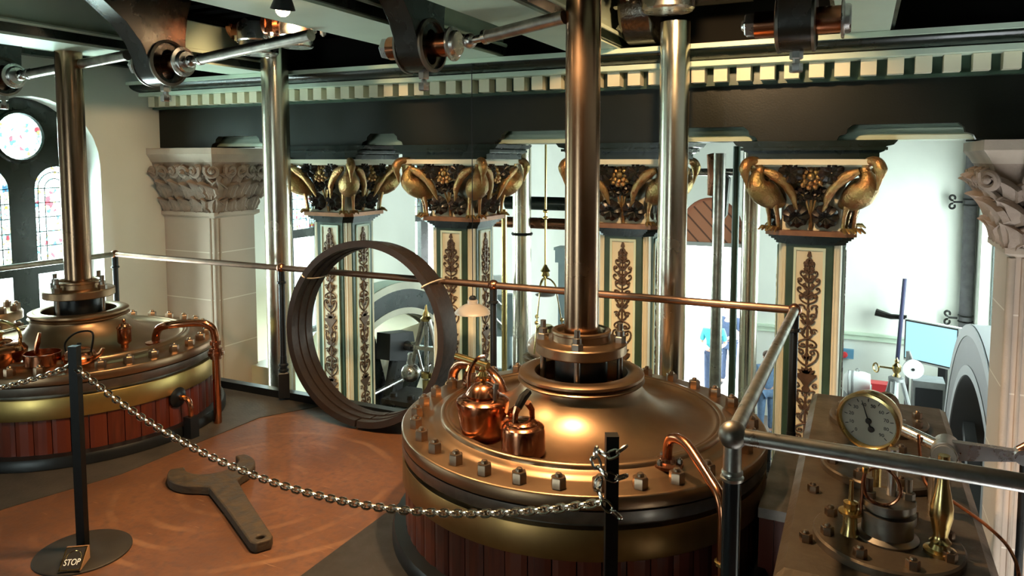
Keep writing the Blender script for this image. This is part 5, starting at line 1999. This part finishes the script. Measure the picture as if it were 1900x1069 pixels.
# switch box and cast pipes on the window wall
t = thing('switch_panel', 'pale grey electrical panel fixed beyond the columns behind the lampshade', 'panel', (-4.45, 8.95, -.48), .5)
MB().box(-.27, -.06, -.29, .27, .06, .29).build('case', M_BLUEGREY, t)
m = MB()
for z in (-.15, .12):
    m.lathe([(0, 0), (.06, 0), (.05, .03), (0, .035)], (.05, -.06, z), 16, (0, -1, 0))
    m.tube([(.05, -.08, z), (-.06, -.09, z + .12)], .018, 8)
m.build('switch', M_STEEL, t)
MB().box(-.1, -.05, .29, .1, .05, .55).build('conduit_box', M_WHITE, t)
MB().cyl((.12, 0, -.29), (.12, 0, -2.9), .05, seg=12).build('conduit', M_BLUEGREY, t)
t = thing('engine_frame', 'dark engine frame with rails low behind the hanging oil lamp', 'frame', (0, 0, 0))
MB().box(-4.2, 8.4, ZLOW, -3.0, 9.2, -1.15).build('bed', M_BASE, t)
for i in range(3):
    MB().box(-4.25, 8.35, -1.10 - i * .16, -2.95, 8.40, -1.05 - i * .16).build('rail', M_BLUEGREY, t)
for k, (x, lab) in enumerate(((-2.62, 'tall grey cone shaped casing behind the opal globe, next to the rod'), (-2.25, 'tall grey cone shaped casing behind the opal globe, next to the near piston rod'))):
    o = MB().lathe([(0, 0), (.12, 0), (.12, .10), (.09, .35), (.05, .55), (.03, .62), (0, .62)], (0, 0, 0), 20).cyl((0, 0, 0), (0, 0, ZLOW + .15), .1, seg=16).build('cone_casing', M_BLUEGREY)
    o.location = (x - .6, 9.36, -.15)
    tag(o, lab, 'casing', 'grey casings of the far engine')
t = thing('gantry_beam', 'pale grey gantry beam behind the hanging oil lamp', 'beam', (0, 0, 0))
MB().box(-3.9, 9.6, .20, -2.2, 9.75, .40).box(-3.9, 9.55, .38, -2.2, 9.8, .42).build('beam', M_BLUEGREY, t)
MB().box(-3.85, 9.6, ZLOW, -3.7, 9.75, .2).box(-2.35, 9.6, ZLOW, -2.2, 9.75, .2).build('leg', M_BLUEGREY, t)

# things along the back wall at the gauge side
t = thing('television', 'large white framed television screen on a black floor stand', 'television', (1.14, 13.9, -1.42), -.55)
MB().box(-.46, -.02, -.36, .46, .06, .36).build('cabinet', M_WHITE, t)
MB().box(-.43, -.03, -.31, .40, -.02, .32).build('screen', M_SCREEN, t)
m = MB()
for x0, z0, x1, z1 in ((-.445, -.33, .41, -.31), (-.445, .32, .41, .34), (-.445, -.33, -.43, .34), (.40, -.33, .41, .34)):
    m.box(x0, -.032, z0, x1, -.018, z1)
m.build('bezel', M_BLACK, t)
MB().box(.10, .02, ZLOW + 1.42, .22, .10, -.34).box(-.2, -.2, ZLOW + 1.42, .5, .3, ZLOW + 1.46).build('stand', M_BLACK, t)
t = thing('electric_motor', 'white electric motor on a bed by the back wall', 'motor', (.03, 13.0, -1.98))
MB().lathe([(0, -.20), (.12, -.20), (.19, -.14), (.20, -.05), (.20, .10), (.17, .19), (0, .2)], (0, 0, 0), 28, (1, 0, 0)).build('body', M_WHITE, t)
m = MB()
for q in (-.13, -.08, -.06):
    m.torus((q, 0, 0), .198, .008, (1, 0, 0), 28, 5)
m.build('rib', M_PLATEEDGE, t)
MB().box(-.2, -.2, -1.40, .25, .2, -.19).build('bed', M_PLATEEDGE, t)
MB().torus((.0, 0, .22), .025, .007, (0, 1, 0), 14, 5).build('lifting_eye', M_PLATEEDGE, t)
t = thing('red_box', 'bright red box standing next to the white motor', 'box', (.36, 12.6, -1.95))
MB().box(-.12, -.1, -.18, .12, .1, .12).build('case', M_RED, t)
MB().box(-.14, -.11, .12, .14, .11, .14).build('lid', M_RED, t)
MB().box(-.1, -.08, ZLOW + 1.95, .1, .08, -.18).build('stand', M_PLATEEDGE, t)
t = thing('gauge_tripod', 'grey tripod carrying brass fittings and a white gauge before the back wall', 'tripod', (.50, 11.0, 0))
MB().lathe([(0, -1.32), (.10, -1.32), (.10, -1.28), (.06, -1.26), (0, -1.26)], (0, 0, 0), 18).build('head', M_PLATEEDGE, t)
for a in (.3, 2.4, 4.5):
    MB().tube([(.07 * math.cos(a), .07 * math.sin(a), -1.30), (.22 * math.cos(a), .22 * math.sin(a), -1.85), (.45 * math.cos(a), .45 * math.sin(a), ZLOW)], .030, 8).build('leg', M_PLATEEDGE, t)
m = MB().lathe([(0, -1.26), (.05, -1.26), (.03, -1.22), (.055, -1.18), (.055, -1.12), (.02, -1.08), (.03, -1.05), (0, -1.0)], (0, 0, 0), 14)
m.tube([(0, 0, -1.16), (-.22, 0, -1.15)], .014, 6).torus((-.25, 0, -1.17), .06, .012, (1, .6, 0), 16, 5)
m.build('valve', M_BRASS, t)
MB().lathe([(0, 0), (.125, 0), (.125, .05), (0, .05)], (.19, -.05, -1.12), 28, (0, -1, 0)).build('gauge', M_WHITE, t)
MB().lathe([(0, .05), (.02, .05), (.02, .055), (0, .055)], (.19, -.05, -1.12), 10, (0, -1, 0)).build('gauge_hub', M_INK, t)
MB().cyl((-.02, 0, -1.3), (-.02, 0, ZLOW), .05, seg=14).build('column', M_WHITE, t)
t = thing('wall_pole', 'thin leaning blue pole against the back wall held by an iron bracket', 'pole', (0, 0, 0))
MB().cyl((.74, 14.7, -.46), (.66, 14.7, -2.25), .035, seg=10).build('pole', mat('pole_blue', (.035, .035, .09), .5), t)
MB().tube([(.30, 14.85, -1.13), (.55, 14.8, -1.18), (.80, 14.75, -1.16)], [.07, .05, .04], 8).build('bracket', M_IRON, t)
t = thing('wall_switch', 'blue wall box with red push button beside the column', 'switch', (-.30, 14.9, -2.0))
MB().box(-.22, -.06, -.28, -.02, .06, .10).box(.02, -.04, -.05, .26, .05, .12).build('box', M_BLUE, t)
MB().lathe([(0, 0), (.06, 0), (.05, .05), (0, .06)], (.1, -.05, .02), 16, (0, -1, 0)).build('button', M_RED, t)
t = thing('machine_cabinet', 'grey machine cabinet with upright lever below the television', 'cabinet', (.98, 12.8, 0))
MB().box(-.18, -.2, ZLOW, .25, .2, -1.72).build('body', M_PLATEEDGE, t)
MB().box(-.14, -.22, -2.2, .22, -.19, -1.82).build('panel', M_BLACK, t)
MB().cyl((-.25, 0, ZLOW), (-.25, 0, -1.32), .03, seg=10).tube([(-.25, 0, -1.32), (-.12, -.02, -1.66)], .025, 8).build('lever', M_PLATEEDGE, t)
t = thing('downpipe', 'grey cast iron downpipe with scrolled brackets on the back wall', 'pipe', (1.705, 14.86, 0))
MB().cyl((0, 0, ZLOW), (0, 0, 1.8), .100, seg=18).build('pipe', mat('downpipe_grey', (.16, .15, .16), .6, var=.3), t)
for z in (.92, -1.12):
    m = MB().torus((0, 0, z + .05), .106, .015, seg=24, rs=6).torus((0, 0, z - .05), .106, .015, seg=24, rs=6)
    m.tube([(-.12, 0, z), (-.26, 0, z)], .02, 6)
    m.tube([(-.26 - .07 * (1 - i / 16) * math.sin(i * .45), -.01, z + .01 + .085 * (1 - .5 * i / 14) - .07 * (1 - i / 16) * math.cos(i * .45)) for i in range(13)], .02, 6)
    m.tube([(-.26 - .07 * (1 - i / 16) * math.sin(i * .45), -.01, z - .01 - .085 * (1 - .5 * i / 14) + .07 * (1 - i / 16) * math.cos(i * .45)) for i in range(13)], .02, 6)
    m.build('scroll_bracket', M_IRON, t)
t = thing('mesh_barrier', 'low dark mesh barrier on the lower floor near the doorway', 'barrier', (-1.15, 9.0, 0))
m = MB().cyl((-.5, 0, -1.68), (1.0, 0, -1.68), .025, seg=8)
for x in (-.5, .25, 1.0):
    m.cyl((x, 0, ZLOW), (x, 0, -1.68), .022, seg=8)
m.build('frame', M_IRON, t)
m = MB()
for i in range(16):
    m.cyl((-.5 + i * .1, 0, ZLOW + .1), (-.5 + i * .1, 0, -1.70), .006, seg=4)
for i in range(16):
    m.cyl((-.5, 0, ZLOW + .1 + i * .1), (1.0, 0, ZLOW + .1 + i * .1), .006, seg=4)
m.build('mesh', M_BLUE, t)


# ---------------------------------------------------------------- people at the far doorway
def skin_body(name, joints, bones, material, parent, sub=2):
    me = bpy.data.meshes.new(name)
    idx = {k: i for i, k in enumerate(joints)}
    me.from_pydata([joints[k][0] for k in joints], [(idx[a], idx[b]) for a, b in bones], [])
    me.materials.append(material)
    o = bpy.data.objects.new(name, me)
    COL.objects.link(o)
    o.parent = parent
    sk = o.modifiers.new('skin', 'SKIN')
    sk.use_smooth_shade = True
    for k, i in idx.items():
        r = joints[k][1]
        me.skin_vertices[0].data[i].radius = r if isinstance(r, tuple) else (r, r)
    me.skin_vertices[0].data[0].use_root = True
    ss = o.modifiers.new('smooth', 'SUBSURF')
    ss.levels = ss.render_levels = sub
    return o


def make_person(label, loc, rz, h, mshirt, mtrous, mhair, hands_front=True):
    t = thing('person', label, 'person', loc, rz)
    s = h / 1.70
    t.scale = (s, s, s)
    fw = -1   # faces -Y
    hx = .055 if hands_front else .24
    hy = -.24 if hands_front else -.03
    hz = 1.02 if hands_front else .78
    J = {'pelvis': ((0, 0, .93), (.14, .10)), 'waist': ((0, 0, 1.08), (.125, .095)), 'chest': ((0, -.005, 1.28), (.155, .105)), 'neckb': ((0, .005, 1.42), (.075, .07)), 'neck': ((0, -.005, 1.48), .055),
         'head': ((0, -.02, 1.575), (.078, .092)), 'crown': ((0, -.01, 1.645), (.068, .08))}
    B = [('pelvis', 'waist'), ('waist', 'chest'), ('chest', 'neckb'), ('neckb', 'neck'), ('neck', 'head'), ('head', 'crown')]
    for n, sx in (('l', -1), ('r', 1)):
        J.update({'sh' + n: ((sx * .19, .0, 1.375), .055), 'el' + n: ((sx * (.25 if hands_front else .235), .01, 1.10), .043), 'wr' + n: ((sx * (hx + .04), hy + .02, hz + .02), .030), 'ha' + n: ((sx * hx, hy - .03, hz), (.040, .022)),
                  'hip' + n: ((sx * .10, 0, .86), .088), 'kn' + n: ((sx * .105, -.01, .48), .058), 'an' + n: ((sx * .11, .02, .08), .040), 'to' + n: ((sx * .125, -.13, .035), (.042, .030))})
        B += [('chest', 'sh' + n), ('sh' + n, 'el' + n), ('el' + n, 'wr' + n), ('wr' + n, 'ha' + n), ('pelvis', 'hip' + n), ('hip' + n, 'kn' + n), ('kn' + n, 'an' + n), ('an' + n, 'to' + n)]
    b = skin_body('body', J, B, M_SKIN, t)
    f = MB()
    for sx in (-1, 1):
        f.ball((sx * .030, -.098, 1.590), .011, 8, 6)
        f.ball((sx * .084, -.01, 1.575), .022, 8, 6, (.5, .8, 1.3))
    f.tube([(0, -.105, 1.590), (0, -.125, 1.555)], [.008, .014], 6)
    f.tube([(-.025, -.100, 1.522), (0, -.108, 1.520), (.025, -.100, 1.522)], .006, 5)
    f.build('face', M_SKIN, t)
    for sx in (-1, 1):
        fi = MB()
        d = Vector((-sx * .5, -.8, -.25)).normalized() if hands_front else Vector((0, -.15, -1))
        for k in range(4):
            o0 = Vector((sx * hx, hy - .045, hz)) + Vector((.0, 0, (k - 1.5) * .014)) if hands_front else Vector((sx * hx, hy - .03 + (k - 1.5) * .016, hz - .03))
            L = (.055, .065, .062, .05)[k]
            fi.tube([o0, o0 + d * L * .55, o0 + d * L + Vector((0, .01, -.012))], [.009, .0085, .006], 6)
        o0 = Vector((sx * hx, hy - .03, hz + .02))
        fi.tube([o0, o0 + Vector((-sx * .01, -.03, .025)), o0 + Vector((-sx * .02, -.055, .03))], [.010, .009, .007], 6)
        fi.build('fingers', M_SKIN, t)
    grow = .022
    JS = {k: (J[k][0], tuple(r + grow for r in J[k][1]) if isinstance(J[k][1], tuple) else J[k][1] + grow) for k in ('pelvis', 'waist', 'chest', 'shl', 'shr', 'ell', 'elr')}
    JS['neckb'] = ((0, .005, 1.415), (.078, .072))
    JS['ell'] = (Vector(J['shl'][0]).lerp(Vector(J['ell'][0]), .85), .062)
    JS['elr'] = (Vector(J['shr'][0]).lerp(Vector(J['elr'][0]), .85), .062)
    JS['pelvis'] = ((0, 0, .88), (.165, .125))
    skin_body('shirt', JS, [('pelvis', 'waist'), ('waist', 'chest'), ('chest', 'neckb'), ('chest', 'shl'), ('chest', 'shr'), ('shl', 'ell'), ('shr', 'elr')], mshirt, t)
    JT = {'pelvis': ((0, 0, .92), (.155, .115))}
    BT = []
    for n in 'lr':
        JT.update({'hip' + n: (J['hip' + n][0], .105), 'kn' + n: (J['kn' + n][0], .078), 'an' + n: (J['an' + n][0], .062)})
        BT += [('pelvis', 'hip' + n), ('hip' + n, 'kn' + n), ('kn' + n, 'an' + n)]
    skin_body('trousers', JT, BT, mtrous, t)
    MB().ball((0, .012, 1.622), .098, 18, 12, (.92, 1.0, .85)).build('hair', mhair, t)
    m = MB()
    for sx in (-1, 1):
        m.ball((sx * .12, -.06, .04), .06, 12, 8, (.8, 2.0, .68))
    m.build('shoes', M_BLACK, t)
    return t


make_person('grey haired person in a teal shirt holding something, standing in the bright doorway', (-2.78, 15.9, ZLOW), .15, 1.72, M_TEAL, M_NAVY, M_HAIRG)
make_person('person in dark clothes mostly hidden behind the poles at the doorway', (-2.60, 16.75, ZLOW), -.2, 1.84, M_NAVY, M_NAVY, M_HAIRB)
make_person('brown haired person in a blue denim jacket near the mesh barrier', (-1.47, 14.0, ZLOW), .5, 1.55, M_DENIM, M_DENIM, M_HAIRB, False)
